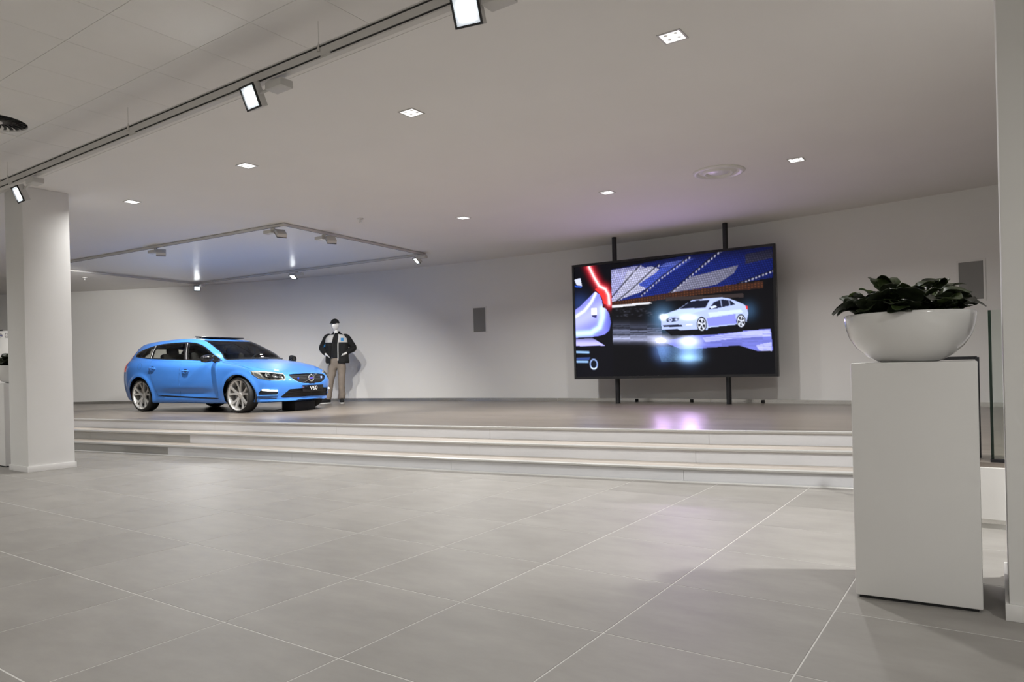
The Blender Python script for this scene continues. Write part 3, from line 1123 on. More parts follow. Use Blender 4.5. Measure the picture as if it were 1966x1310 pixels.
for p in (PA, PB):
    s = (p - sc0)
    lx, ly = s.dot(SD), -s.dot(SN)
    lathe('pole', [(0.0, 0.0), (0.048, 0.0), (0.048, 0.004), (0.042, 0.006), (0.042, CEIL_Z - STAGE_Z - 0.004), (0.0, CEIL_Z - STAGE_Z - 0.004)], M['black_metal'], vw, 28, loc=(lx, ly + 0.015, 0))


HOT = 120.0  # extra strength added to bright picture spots to throw a violet glow on the ceiling


def paint_screen(nx, ny):
    """the film frame on the screen, computed cell by cell: stadium seats, wet tarmac, a pale saloon, and a rear-lamp close-up at the left"""
    U, V = np.meshgrid((np.arange(nx) + .5) / nx, (np.arange(ny) + .5) / ny)     # V from the top
    X = 83 + U * 1307
    top = 352 - 127 * U
    bot = 1100 - 30 * U
    Y = top + V * (bot - top)
    img = np.zeros((ny, nx, 3))
    img[:] = (0.0025, 0.0025, 0.0035)
    rs = np.random.RandomState(3)

    def poly(pts):
        inside = np.zeros(X.shape, bool)
        n = len(pts)
        for i in range(n):
            x1, y1 = pts[i]; x2, y2 = pts[(i + 1) % n]
            c = ((y1 > Y) != (y2 > Y)) & (X < (x2 - x1) * (Y - y1) / (y2 - y1 + 1e-9) + x1)
            inside ^= c
        return inside

    def dist_line(pts):
        d = np.full(X.shape, 1e9)
        for (x1, y1), (x2, y2) in zip(pts, pts[1:]):
            dx, dy = x2 - x1, y2 - y1
            t = np.clip(((X - x1) * dx + (Y - y1) * dy) / (dx * dx + dy * dy), 0, 1)
            d = np.minimum(d, np.hypot(X - x1 - t * dx, Y - y1 - t * dy))
        return d

    def put(mask, col, a=1.0):
        m = (mask.astype(float) * a)[..., None] if mask.dtype == bool else (np.clip(mask, 0, 1) * a)[..., None]
        img[:] = img * (1 - m) + np.array(col) * m

    def add(mask, col):
        img[:] += mask[..., None] * np.array(col)

    def blob(x, y, sx, sy):
        return np.exp(-((X - x) / sx) ** 2 - ((Y - y) / sy) ** 2)

    # stands
    put(poly([(250, 385), (600, 322), (1100, 236), (1392, 214), (1392, 430), (1100, 482), (800, 528), (560, 560), (352, 592), (330, 520), (290, 470)]), (0.010, 0.020, 0.17))
    put(poly([(250, 385), (560, 340), (640, 372), (470, 470), (352, 592), (330, 520)]), (0.34, 0.34, 0.62))
    put(poly([(470, 380), (640, 345), (740, 385), (700, 430), (560, 520), (352, 590), (410, 520)]), (0.42, 0.42, 0.60))
    put(poly([(740, 325), (930, 290), (700, 430), (620, 500), (540, 470), (660, 395)]), (0.045, 0.075, 0.42))
    put(poly([(900, 420), (1190, 345), (1160, 400), (1060, 470), (930, 500), (745, 528), (820, 480)]), (0.20, 0.20, 0.30))
    put(poly([(740, 322), (850, 302), (800, 345), (690, 352)]), (0.10, 0.14, 0.55))
    put(poly([(1230, 275), (1385, 240), (1392, 300), (1230, 340)]), (0.035, 0.035, 0.07))
    stand = poly([(250, 385), (600, 322), (1100, 236), (1392, 214), (1392, 430), (1100, 482), (800, 528), (560, 560), (352, 592), (330, 520), (290, 470)])
    row = np.sin((Y + 0.16 * X) / 2.35)
    colm = np.sin((X - 0.35 * Y) / 2.5)
    seat = 0.55 + 0.75 * (row > -0.1) * (colm > -0.35)
    img[stand] *= (seat * np.interp(X, [600, 1100, 1390], [1.0, 0.75, 0.5]))[stand][:, None]
    put(stand.astype(float) * np.clip((300 - Y + 0.1 * (1390 - X)) / 90, 0, 0.75), (0.003, 0.003, 0.012))
    for pts in ([(560, 338), (352, 560)], [(690, 330), (500, 500), (380, 590)], [(1080, 245), (900, 400), (760, 525)], [(890, 282), (700, 420), (560, 540)], [(1385, 385), (1180, 470)]):
        put(np.exp(-(dist_line(pts) / 5) ** 2) * stand, (0.006, 0.006, 0.012))
        sh2 = [(x + 9, y + 4) for x, y in pts]
        stp = np.exp(-(dist_line(sh2) / 4) ** 2) * stand * (np.sin(X / 3.2) > 0.1)
        put(stp, (0.5, 0.5, 0.62), 0.8)
    for x in (305, 342, 392, 440, 482, 520):
        put(np.exp(-(dist_line([(x, 372), (x - 6, 420)]) / 2.4) ** 2), (0.5, 0.5, 0.7), 0.7)
    # orange dotted fence under the stands and the pale kerb
    band = poly([(356, 586), (560, 556), (800, 520), (1060, 486), (1330, 455), (1330, 500), (900, 545), (560, 592), (356, 618)])
    put(band, (0.030, 0.012, 0.008))
    dots = band & (np.sin(X / 3.0) > 0.2) & (np.sin((Y + .13 * X) / 2.6) > 0.0)
    put(dots, (0.10, 0.034, 0.014), 0.8)
    put(poly([(352, 612), (620, 588), (640, 598), (352, 628)]), (0.62, 0.62, 0.66))
    put(poly([(730, 556), (1215, 535), (1215, 560), (730, 580)]), (0.030, 0.022, 0.022))
    # dark back wall of the track with faint lights
    for _ in range(60):
        x, y = rs.uniform(370, 720), rs.uniform(630, 690)
        add(blob(x, y, 7, 2) * rs.uniform(.01, .05), (0.8, 0.85, 1.2))
    # wet tarmac
    ns = rs.rand(60, 12)
    yy = np.clip(((Y - 740) / 6).astype(int), 0, 59); xx = np.clip((X / 120).astype(int), 0, 11)
    streak = 0.35 + 0.65 * ns[yy, xx]
    sx_ = np.exp(-((Y - 792) / 42) ** 2) * (X > 356) * (X < 700)
    add(sx_ * streak ** 2.2 * 0.26, (0.55, 0.62, 1.0))
    sx_ = np.exp(-((Y - 838) / 20) ** 2) * np.clip((700 - X) / 240 + .5, 0, 1) * (X > 356)
    add(sx_ * (0.25 + .75 * streak ** 2) * 0.62, (0.62, 0.66, 1.0))
    lane = poly([(700, 855), (900, 815), (1120, 790), (1368, 772), (1378, 915), (1290, 918), (1180, 880), (960, 900), (820, 905)])
    put(lane.astype(float) * (0.55 + .45 * streak), (0.16, 0.18, 0.62))
    put(poly([(960, 830), (1200, 790), (1366, 776), (1368, 820), (1150, 835), (980, 860)]).astype(float) * streak, (0.55, 0.58, 0.95), 0.8)
    put(poly([(1282, 880), (1370, 860), (1372, 918), (1300, 916)]).astype(float) * streak, (0.6, 0.62, 1.0), 0.7)
    add(blob(690, 848, 58, 26) * 0.8, (0.75, 0.78, 1.0)); add(blob(872, 852, 62, 30) * 0.9, (0.8, 0.82, 1.0))
    hot = (blob(690, 848, 38, 16) > 0.5).astype(float) + (blob(872, 852, 44, 20) > 0.5)
    add(hot * HOT, (0.90, 0.58, 1.20))
    add(blob(872, 905, 60, 70) * 0.75, (0.28, 0.48, 1.0)); add(blob(700, 910, 50, 60) * 0.38, (0.22, 0.40, 1.0))
    low = poly([(660, 890), (960, 890), (955, 985), (690, 992)]).astype(float)
    add(low * (0.4 + .6 * rs.rand(*X.shape)) * 0.16, (0.25, 0.55, 1.0))
    add(blob(870, 965, 60, 26) * 0.7, (0.35, 0.65, 1.0))
    # the saloon
    add(blob(705, 700, 60, 70) * 0.30, (0.25, 0.55, 1.0)); add(blob(1245, 650, 40, 50) * 0.10, (0.2, 0.5, 1.0))
    put(poly([(712, 770), (1230, 735), (1205, 790), (1000, 812), (760, 815)]), (0.004, 0.004, 0.006))
    body = poly([(694, 712), (700, 690), (726, 668), (806, 640), (862, 602), (905, 576), (1000, 566), (1085, 560), (1130, 568), (1185, 592), (1222, 612), (1238, 632), (1240, 675), (1230, 722), (1165, 742), (1000, 762), (990, 778), (920, 772), (820, 778), (800, 768), (700, 776)])
    put(body, (0.40, 0.48, 0.80))
    put(poly([(990, 700), (1165, 672), (1170, 735), (1000, 755)]), (0.22, 0.24, 0.85))
    put(poly([(1000, 662), (1200, 640), (1210, 662), (1010, 690)]), (0.55, 0.66, 0.95))
    put(poly([(810, 640), (1000, 636), (900, 668), (720, 690), (724, 672)]), (0.46, 0.58, 0.88))
    put(poly([(818, 634), (884, 588), (930, 578), (1012, 576), (985, 628)]), (0.006, 0.008, 0.02))
    put(poly([(1000, 640), (1036, 592), (1082, 572), (1138, 580), (1168, 608), (1020, 640)]), (0.010, 0.012, 0.03))
    for x in (1078, 1128):
        put(np.exp(-(dist_line([(x, 574), (x + 6, 618)]) / 2.2) ** 2), (0.35, 0.42, 0.7))
    put(poly([(1010, 622), (1046, 612), (1056, 622), (1022, 636)]), (0.62, 0.70, 1.0))
    put(poly([(722, 698), (818, 694), (806, 716), (770, 724), (734, 722)]), (0.02, 0.03, 0.08))
    put(np.exp(-((np.hypot((X - 757), (Y - 709)) - 9) / 3.2) ** 2), (0.55, 0.62, 0.95)); put(blob(796, 708, 8, 7), (0.6, 0.7, 1.0))
    put(poly([(706, 746), (826, 740), (840, 756), (712, 758)]), (0.01, 0.012, 0.03))
    put(poly([(724, 778), (800, 776), (790, 792), (734, 794)]), (0.004, 0.004, 0.008))
    put(poly([(855, 742), (898, 738), (900, 744), (858, 748)]), (1.0, 1.0, 1.0))
    add((blob(874, 692, 34, 12) > 0.5).astype(float) * HOT, (0.90, 0.58, 1.20)); add(blob(874, 692, 44, 16) * 1.0, (0.9, 0.97, 1.0)); add(blob(712, 690, 18, 14) * 3.5, (0.8, 0.93, 1.0))
    put(poly([(1226, 618), (1236, 618), (1237, 642), (1229, 640)]), (0.9, 0.04, 0.04))
    for wx, wy, a, b in ((958, 740, 32, 52), (1198, 720, 28, 48)):
        q = np.hypot((X - wx) / a, (Y - wy) / b)
        put(q < 1, (0.004, 0.004, 0.008))
        th = np.arctan2((Y - wy) / b, (X - wx) / a)
        put((q < .8) & ((np.cos(5 * th + 1) > 0.25) | (q > .7) | (q < .18)), (0.58, 0.62, 0.75))
    # inset at the left: tail lamp close-up
    inset = X < 356
    put(inset, (0.003, 0.003, 0.005))
    put(poly([(82, 436), (128, 424), (138, 478), (98, 472)]), (0.55, 0.58, 0.75)); put(poly([(82, 476), (136, 480), (136, 488), (82, 486)]), (0.02, 0.08, 0.5))
    add(blob(120, 600, 70, 60) * inset * 0.10, (0.1, 0.25, 1.0))
    flank = poly([(82, 642), (120, 618), (180, 566), (236, 516), (268, 536), (284, 575), (290, 625), (312, 632), (336, 668), (346, 728), (334, 780), (300, 808), (240, 822), (82, 834)])
    sh = np.clip((Y - 520) / 300, 0, 1)
    put(flank.astype(float), (0.20, 0.21, 0.80))
    put(flank * np.exp(-((Y - 690 + 0.45 * (X - 160)) / 60) ** 2), (0.42, 0.44, 0.95))
    put(flank * np.exp(-(dist_line([(82, 690), (150, 650), (205, 590), (240, 528)]) / 9) ** 2), (0.85, 0.95, 1.0))
    put(flank * np.exp(-(dist_line([(82, 806), (200, 798), (262, 760), (286, 690), (288, 632)]) / 18) ** 2), (0.62, 0.90, 1.0))
    put(flank * np.clip((X - 300) / 40, 0, 1), (0.10, 0.12, 0.5))
    put(poly([(205, 630), (245, 628), (245, 676), (206, 678)]), (0.85, 0.87, 1.0)); put(poly([(206, 678), (245, 676), (240, 698), (212, 690)]), (0.03, 0.03, 0.12))
    put(poly([(82, 842), (205, 832), (298, 884), (84, 889)]).astype(float) * np.clip((Y - 828) / 40, 0.15, 1), (0.48, 0.46, 1.0))
    put(np.exp(-(dist_line([(84, 930), (176, 932)]) / 6) ** 2), (0.35, 0.60, 1.0)); put(np.exp(-(dist_line([(84, 996), (166, 996)]) / 6) ** 2), (0.32, 0.55, 0.95))
    put(poly([(84, 968), (190, 964), (176, 986), (84, 984)]), (0.03, 0.06, 0.22))
    q = np.hypot((X - 213) / 29, (Y - 1012) / 36)
    put(np.exp(-((q - .88) / .13) ** 2), (0.28, 0.40, 0.75)); put(q < .72, (0.004, 0.006, 0.012)); put(np.exp(-((q - .9) / .1) ** 2) * (Y > 1030), (0.75, 0.85, 1.0))
    lamp = [(196, 350), (232, 420), (268, 478), (312, 500), (334, 540), (338, 600)]
    d = dist_line(lamp)
    add(np.exp(-(d / 30) ** 2) * inset * 0.55, (1.0, 0.02, 0.05))
    put(poly([(236, 500), (270, 482), (300, 520), (326, 560), (330, 604), (298, 600), (286, 560), (262, 524)]), (0.75, 0.03, 0.03))
    put(np.exp(-(d / 13) ** 2) * inset, (1.0, 0.30, 0.32)); put(np.exp(-(d / 6) ** 2) * inset, (1.0, 0.85, 0.85))
    put(np.exp(-((X - 356) / 2.0) ** 2) * (Y > 640), (0.003, 0.003, 0.004))
    return np.clip(img, 0, 200.0)


def build_picture():
    nx, ny = 420, 240
    pw, ph = SW_ - 2 * bz, SH_ - 2 * bz
    img = paint_screen(nx, ny)
    gx = (np.arange(nx + 1) / nx - .5) * pw
    gz = (.5 - np.arange(ny + 1) / ny) * ph + zc
    XX, ZZ = np.meshgrid(gx, gz)
    v = np.stack([XX.ravel(), np.full(XX.size, -0.0475), ZZ.ravel()], 1)
    i, j = np.meshgrid(np.arange(ny), np.arange(nx), indexing='ij')
    a = (i * (nx + 1) + j).ravel()
    f = np.stack([a, a + nx + 1, a + nx + 2, a + 1], 1)
    me = bpy.data.meshes.new('picture')
    me.vertices.add(len(v)); me.vertices.foreach_set('co', v.astype(np.float32).ravel())
    me.loops.add(f.size); me.loops.foreach_set('vertex_index', f.astype(np.int32).ravel())
    me.polygons.add(len(f)); me.polygons.foreach_set('loop_start', np.arange(0, f.size, 4, dtype=np.int32))
    me.update(calc_edges=True)
    ca = me.color_attributes.new('film_frame', 'FLOAT_COLOR', 'CORNER')
    # bilinear: average cells around each vertex so the picture is smooth
    pad = np.pad(img, ((1, 1), (1, 1), (0, 0)), mode='edge')
    vc = (pad[:-1, :-1] + pad[1:, :-1] + pad[:-1, 1:] + pad[1:, 1:]) / 4
    vc = vc.reshape(-1, 3)
    cc = np.concatenate([vc[f.ravel()], np.ones((f.size, 1))], 1)
    ca.data.foreach_set('color', cc.astype(np.float32).ravel())
    m, nt, b = new_mat('screen_picture')
    at = N(nt, 'ShaderNodeAttribute'); at.attribute_name = 'film_frame'
    b.inputs['Base Color'].default_value = (0.004, 0.004, 0.005, 1)
    b.inputs['Roughness'].default_value = 0.5
    b.inputs['Specular IOR Level'].default_value = 0.12
    nt.links.new(at.outputs['Color'], b.inputs['Emission Color'])
    b.inputs['Emission Strength'].default_value = E_SCREEN
    m.cycles.emission_sampling = 'NONE'
    m2 = m.copy()                                  # the spots boosted for the ceiling glow are sampled as lamps
    m2.name = 'screen_picture_hot'
    m2.cycles.emission_sampling = 'FRONT'
    me.materials.append(m); me.materials.append(m2)
    hotf = img.max(axis=-1).ravel() > 4.0
    me.polygons.foreach_set('material_index', hotf.astype(np.int32))
    link('picture', me, None, vw)


build_picture()

# ------------------------------------------------------------------ the blue estate car: skin of its body as stacked plan rings
CAR_X0 = -0.4
AX_F, AX_R, AX_Z = 1.46, -1.345, 0.318
#        name   xf     xr     W      nf   mf   nr   mr   z(x) control points
CAR_RINGS = [
    ('under', 2.115, -2.10, 0.790, 6.5, 2.45, 7.0, 3.0, [(-2.3, .24), (-1.9, .20), (0, .165), (1.9, .17), (2.3, .185)]),
    ('sill', 2.290, -2.22, 0.868, 6.5, 2.45, 7.0, 3.0, [(-2.3, .27), (-1.9, .225), (0, .195), (1.9, .20), (2.3, .215)]),
    ('low', 2.323, -2.285, 0.893, 6.5, 2.45, 7.0, 3.0, [(-2.3, .36), (0, .31), (2.3, .30)]),
    ('mid', 2.355, -2.315, 0.918, 6.5, 2.45, 7.0, 3.0, [(-2.3, .50), (0, .47), (2.3, .445)]),
    ('waist', 2.347, -2.315, 0.928, 6.5, 2.45, 7.0, 3.0, [(-2.3, .68), (0, .66), (1.4, .63), (2.3, .555)]),
    ('crease', 2.287, -2.290, 0.918, 6.5, 2.45, 7.0, 3.0, [(-2.3, .845), (-1.4, .875), (0, .845), (1.0, .82), (1.6, .765), (2.0, .69), (2.3, .640)]),
    ('shoulder', 2.200, -2.265, 0.880, 6.5, 2.45, 7.0, 3.0, [(-2.3, .935), (-1.4, .965), (0, .925), (1.0, .89), (1.5, .835), (1.9, .745), (2.15, .682)]),
    ('hood1', 2.000, -2.250, 0.852, 6.3, 2.5, 6.5, 2.8, [(-2.3, .985), (-1.4, 1.010), (0, .955), (0.8, .920), (1.3, .885), (1.7, .815), (2.0, .745)]),
    ('hood2', 1.580, -2.238, 0.834, 6.0, 2.6, 6.2, 2.8, [(-2.3, 1.01), (-1.4, 1.035), (0, .970), (0.8, .938), (1.2, .915), (1.6, .880)]),
    ('belt', 1.150, -2.225, 0.818, 6.0, 2.7, 6.0, 2.8, [(-2.3, 1.045), (-1.6, 1.065), (-1.1, 1.030), (0, .985), (0.8, .950), (1.0, .955), (1.15, .962)]),
    ('glass1', 0.905, -2.195, 0.765, 6.0, 2.7, 6.0, 2.8, [(-2.3, 1.13), (-1.5, 1.145), (-0.5, 1.12), (0.3, 1.10), (0.9, 1.078)]),
    ('glass2', 0.640, -2.155, 0.692, 6.0, 2.7, 6.0, 2.8, [(-2.3, 1.21), (-1.5, 1.235), (-0.5, 1.245), (0.2, 1.225), (0.64, 1.195)]),
    ('cant', 0.370, -2.120, 0.612, 6.0, 2.7, 6.0, 2.8, [(-2.3, 1.280), (-1.5, 1.325), (-0.5, 1.350), (0.1, 1.330), (0.37, 1.303)]),
    ('roof1', 0.215, -2.120, 0.540, 6.0, 2.7, 6.0, 2.8, [(-2.3, 1.300), (-1.5, 1.365), (-0.5, 1.392), (0.0, 1.375), (0.25, 1.348)]),
    ('roof2', 0.020, -2.040, 0.330, 6.0, 2.7, 6.0, 2.8, [(-2.3, 1.315), (-1.5, 1.385), (-0.5, 1.413), (0.05, 1.390)]),
    ('spine', -0.100, -1.940, 0.0001, 6.0, 2.7, 6.0, 2.8, [(-2.3, 1.325), (-1.5, 1.390), (-0.5, 1.418), (0.0, 1.402)]),
]


def smooth_interp(x, ctrl):
    """Catmull-Rom like interpolation of (x,z) control points"""
    cx = np.array([c[0] for c in ctrl]); cz = np.array([c[1] for c in ctrl])
    m = np.gradient(cz, cx)
    x = np.clip(x, cx[0], cx[-1])
    k = np.clip(np.searchsorted(cx, x) - 1, 0, len(cx) - 2)
    h = cx[k + 1] - cx[k]
    t = (x - cx[k]) / h
    return ((2 * t**3 - 3 * t**2 + 1) * cz[k] + (t**3 - 2 * t**2 + t) * h * m[k] + (-2 * t**3 + 3 * t**2) * cz[k + 1] + (t**3 - t**2) * h * m[k + 1])


def car_skin(nu=620, step=0.009):
    """half skin (y >= 0) as a grid of points [level, around]"""
    def ring(r, th):
        _, xf, xr, W, nf, mf, nr, mr, zc = r
        c, s = np.cos(th), np.sin(th)
        fr = c >= 0
        x = np.where(fr, CAR_X0 + (xf - CAR_X0) * np.abs(c) ** (2 / nf), CAR_X0 - (CAR_X0 - xr) * np.abs(c) ** (2 / nr))
        y = np.where(fr, W * np.abs(s) ** (2 / mf), W * np.abs(s) ** (2 / mr))
        return np.stack([x, y, smooth_interp(x, zc)], -1)
    dense = np.linspace(0, np.pi, 200001)
    p = ring(CAR_RINGS[4], dense)
    # spread the columns evenly over a body ring
    L = np.concatenate([[0], np.cumsum(np.linalg.norm(np.diff(p, axis=0), axis=1))])
    th = np.interp(np.linspace(0, L[-1], nu), L, dense)
    th[0], th[-1] = 0, np.pi
    C = np.stack([ring(r, th) for r in CAR_RINGS])          # control rings x columns x 3
    # cubic through the rings
    seg = np.linalg.norm(np.diff(C, axis=0), axis=-1)
    d = np.median(seg, axis=1)
    t = np.concatenate([[0], np.cumsum(np.sqrt(d))])
    tg = np.gradient(C, t, axis=0)
    rows, lev = [], []
    for k in range(len(C) - 1):
        n = max(2, int(math.ceil(np.percentile(seg[k], 85) / step)))
        n = min(n, 60)
        for q in range(n):
            u = q / n
            h = t[k + 1] - t[k]
            rows.append((2 * u**3 - 3 * u**2 + 1) * C[k] + (u**3 - 2 * u**2 + u) * h * tg[k] + (-2 * u**3 + 3 * u**2) * C[k + 1] + (u**3 - u**2) * h * tg[k + 1])
            lev.append(k + u)
    rows.append(C[-1]); lev.append(len(C) - 1.0)
    G = np.stack(rows)
    lev = np.array(lev)
    # flared wheel arches
    for ax in (AX_F, AX_R):
        r = np.hypot(G[..., 0] - ax, G[..., 2] - AX_Z)
        side = G[..., 1] > 0.6
        G[..., 1] += side * (0.020 * np.exp(-((r - 0.375) / 0.05) ** 2))
    # soft scoop above the sill
    sc = (G[..., 1] > 0.7) * np.exp(-((G[..., 2] - 0.36) / 0.07) ** 2) * np.exp(-((G[..., 0] - 0.05) / 0.75) ** 4)
    G[..., 1] -= 0.022 * sc
    G[..., 1] = np.maximum(G[..., 1], 0)
    return G, lev


def poly_inside(a, b, pts):
    ins = np.zeros(a.shape, bool)
    n = len(pts)
    for i in range(n):
        x1, y1 = pts[i]; x2, y2 = pts[(i + 1) % n]
        ins ^= ((y1 > b) != (y2 > b)) & (a < (x2 - x1) * (b - y1) / (y2 - y1 + 1e-12) + x1)
    return ins


def poly_near(a, b, pts):
    """nearest point of the polygon outline and its distance"""
    best = np.full(a.shape, 1e9); pa = a.copy(); pb = b.copy()
    n = len(pts)
    for i in range(n):
        x1, y1 = pts[i]; x2, y2 = pts[(i + 1) % n]
        dx, dy = x2 - x1, y2 - y1
        t = np.clip(((a - x1) * dx + (b - y1) * dy) / (dx * dx + dy * dy + 1e-12), 0, 1)
        qa, qb = x1 + t * dx, y1 + t * dy
        d = np.hypot(a - qa, b - qb)
        m = d < best
        best[m] = d[m]; pa[m] = qa[m]; pb[m] = qb[m]
    return best, pa, pb


def inset(pts, d):
    """shrink a convex-ish polygon by d"""
    c = np.mean(pts, axis=0)
    out = []
    n = len(pts)
    for i in range(n):
        p0, p1, p2 = (np.array(pts[(i + k) % n]) for k in (-1, 0, 1))
        e1 = (p1 - p0) / (np.linalg.norm(p1 - p0) + 1e-9); e2 = (p2 - p1) / (np.linalg.norm(p2 - p1) + 1e-9)
        n1 = np.array([-e1[1], e1[0]]); n2 = np.array([-e2[1], e2[0]])
        if n1 @ (c - p1) < 0: n1, n2 = -n1, -n2
        m = n1 + n2
        m = m / max(0.35, (m @ m) / 2)
        out.append(tuple(p1 + m * d))
    return out


def build_car():
    M['paint'] = plain('blue_car_paint', (0.055, 0.225, 0.70), 0.4, metal=0.0, spec=0.25, coat=0.9, coat_rough=0.03)
    M['car_black'] = plain('gloss_black_trim', (0.008, 0.008, 0.009), 0.12, coat=0.5)
    M['car_matt'] = plain('black_mesh_plastic', (0.006, 0.006, 0.007), 0.6)
    M['car_glass'] = glass_material('car_glass', (0.76, 0.77, 0.74), rough=0.0)
    M['car_lining'] = plain('dark_lining', (0.018, 0.018, 0.019), 0.85)
    M['seat'] = plain('black_upholstery', (0.012, 0.012, 0.012), 0.75)
    M['rubber'] = plain('tyre_rubber', (0.010, 0.010, 0.010), 0.65)
    M['alloy'] = plain('machined_alloy', (0.72, 0.71, 0.69), 0.30, metal=0.55)
    M['alloy_dark'] = plain('dark_alloy', (0.06, 0.06, 0.06), 0.35, metal=0.7)
    M['disc'] = plain('brake_disc', (0.32, 0.31, 0.30), 0.35, metal=0.9)
    M['chrome'] = plain('chrome', (0.80, 0.80, 0.79), 0.08, metal=1.0)
    M['red_lamp'] = plain('red_lamp', (0.55, 0.012, 0.02), 0.10, coat=1.0)
    M['red_lamp'].node_tree.nodes['Principled BSDF'].inputs['Emission Color'].default_value = (1, 0.03, 0.03, 1)
    M['red_lamp'].node_tree.nodes['Principled BSDF'].inputs['Emission Strength'].default_value = 0.25
    M['lens'] = glass_material('clear_lens', (0.92, 0.93, 0.93), rough=0.0)
    M['lamp_inner'] = plain('lamp_reflector', (0.62, 0.62, 0.60), 0.18, metal=0.8)
    M['lamp_white'] = plain('lamp_surround', (0.62, 0.61, 0.56), 0.2, coat=0.5)
    M['drl'] = emit('daytime_lamp', (0.95, 1.0, 1.0), 9.0)
    M['badge_blue'] = plain('badge_blue', (0.02, 0.07, 0.55), 0.25)
    M['badge_band'] = plain('badge_band', (0.10, 0.08, 0.38), 0.25)
    M['badge_pale'] = plain('badge_pale', (0.30, 0.42, 0.85), 0.25)

    HEAD = R(5.12)
    root = empty('estate_car', (-8.954, 7.108, STAGE_Z), HEAD)
    tag(root, 'bright blue estate car on the stage with its right side and front showing', 'car')

    G, lev = car_skin(540, 0.0105)
    nr, nu = G.shape[:2]
    LV = np.repeat(lev[:, None], nu, 1)
    X, Y, Z = G[..., 0], G[..., 1], G[..., 2]
    free = np.ones(X.shape, bool)
    cell = 0.0085

    def snap(pts, proj, elig):
        a = X if proj == 'side' else Y
        d, pa, pb = poly_near(a, Z, pts)
        m = elig & free & (d < cell)
        a[m] = pa[m]; Z[m] = pb[m]
        free[m] = False

    side = (Y > 0.50) & (X < 1.35) & (X > -1.95)
    front = (X > 1.55)
    # --- outlines in metres, read off the photograph
    WIN = [(-1.735, 1.150), (-1.68, 1.082), (-1.40, 1.048), (-1.13, 1.026), (-0.60, 0.998), (-0.087, 0.978), (0.45, 0.949), (0.925, 0.912), (0.80, 0.966), (0.648, 1.046), (0.50, 1.125), (0.325, 1.209), (0.17, 1.265), (0.01, 1.303), (-0.27, 1.329), (-0.62, 1.331), (-0.99, 1.318), (-1.245, 1.290), (-1.50, 1.235), (-1.66, 1.185)]
    GF = [(0.035, 0.993), (0.45, 0.966), (0.79, 0.942), (0.63, 1.040), (0.48, 1.119), (0.31, 1.195), (0.16, 1.248), (0.0, 1.286), (-0.185, 1.307), (-0.07, 1.10)]
    GRR = [(-1.09, 1.043), (-0.60, 1.016), (-0.120, 0.994), (-0.20, 1.16), (-0.285, 1.310), (-0.62, 1.313), (-0.99, 1.300), (-1.16, 1.283), (-1.12, 1.15)]
    GQ = [(-1.155, 1.046), (-1.215, 1.276), (-1.48, 1.220), (-1.64, 1.165), (-1.69, 1.128), (-1.63, 1.098), (-1.38, 1.064)]
    DF = [(-0.095, 0.945), (-0.100, 0.80), (-0.125, 0.55), (-0.150, 0.285), (0.40, 0.270), (0.915, 0.262), (0.945, 0.45), (0.955, 0.70), (0.950, 0.895), (0.45, 0.925)]
    DR = [(-0.108, 0.945), (-0.112, 0.80), (-0.137, 0.55), (-0.162, 0.285), (-0.50, 0.285), (-0.800, 0.292), (-0.850, 0.42), (-0.945, 0.60), (-0.985, 0.74), (-1.010, 0.88), (-1.045, 0.990), (-0.60, 0.970)]
    SILL = [(-0.815, 0.322), (-0.82, 0.305), (0.925, 0.246), (0.93, 0.266)]
    GRI = [(-0.02, 0.676), (0.30, 0.670), (0.405, 0.660), (0.428, 0.640), (0.405, 0.598), (0.355, 0.553), (0.28, 0.520), (0.20, 0.500), (-0.02, 0.488)]
    HL = [(0.830, 0.738), (0.69, 0.728), (0.58, 0.707), (0.487, 0.684), (0.495, 0.62), (0.512, 0.567), (0.60, 0.560), (0.71, 0.563), (0.80, 0.600), (0.835, 0.67)]
    INT = [(-0.02, 0.412), (0.25, 0.409), (0.445, 0.402), (0.50, 0.345), (0.560, 0.268), (0.535, 0.254), (-0.02, 0.262)]
    FOG = [(0.765, 0.418), (0.62, 0.392), (0.605, 0.350), (0.610, 0.312), (0.785, 0.306), (0.792, 0.35)]
    SLIT = [(0.80, 0.268), (0.63, 0.252), (0.63, 0.240), (0.80, 0.254)]
    for p in (GF, GRR, GQ, WIN): snap(p, 'side', side & (Z > 0.88))
    for p in (DF, DR): snap(p, 'side', side & (Z < 1.0))
    HLI = [(0.775, 0.715), (0.69, 0.708), (0.50, 0.672), (0.515, 0.60), (0.60, 0.580), (0.70, 0.588), (0.755, 0.625)]
    for p in (GRI, HL, FOG, INT, HLI): snap(p, 'front', front & (Y > 0.004))
    # wheel openings
    RA = 0.362
    for ax in (AX_F, AX_R):
        r = np.hypot(X - ax, Z - AX_Z)
        m = (np.abs(r - RA) < 0.0105) & (Y > 0.55)
        k = RA / np.maximum(r, 1e-6)
        X[m] = ax + (X[m] - ax) * k[m]
        Z[m] = AX_Z + (Z[m] - AX_Z) * k[m]
    # --- label every face of the half skin
    cen = (G[:-1, :-1] + G[1:, :-1] + G[1:, 1:] + G[:-1, 1:]) / 4
    cx, cy, cz = cen[..., 0], cen[..., 1], cen[..., 2]
    lv = (LV[:-1, :-1] + LV[1:, 1:]) / 2
    names = ['body_shell', 'front_door', 'rear_door', 'window_trim', 'front_side_window', 'rear_side_window', 'quarter_window', 'windscreen', 'rear_window', 'tail_lamp', 'grille', 'headlamp', 'lower_intake', 'fog_recess', 'sill_strip', 'bonnet', 'roof_glass', 'gone', 'windscreen_band', 'lip_slit']
    ID = {n: i for i, n in enumerate(names)}
    lab = np.zeros(cx.shape, int)
    sd = (cy > 0.50) & (cx < 1.35) & (cx > -1.95)
    fr = cx > 1.55
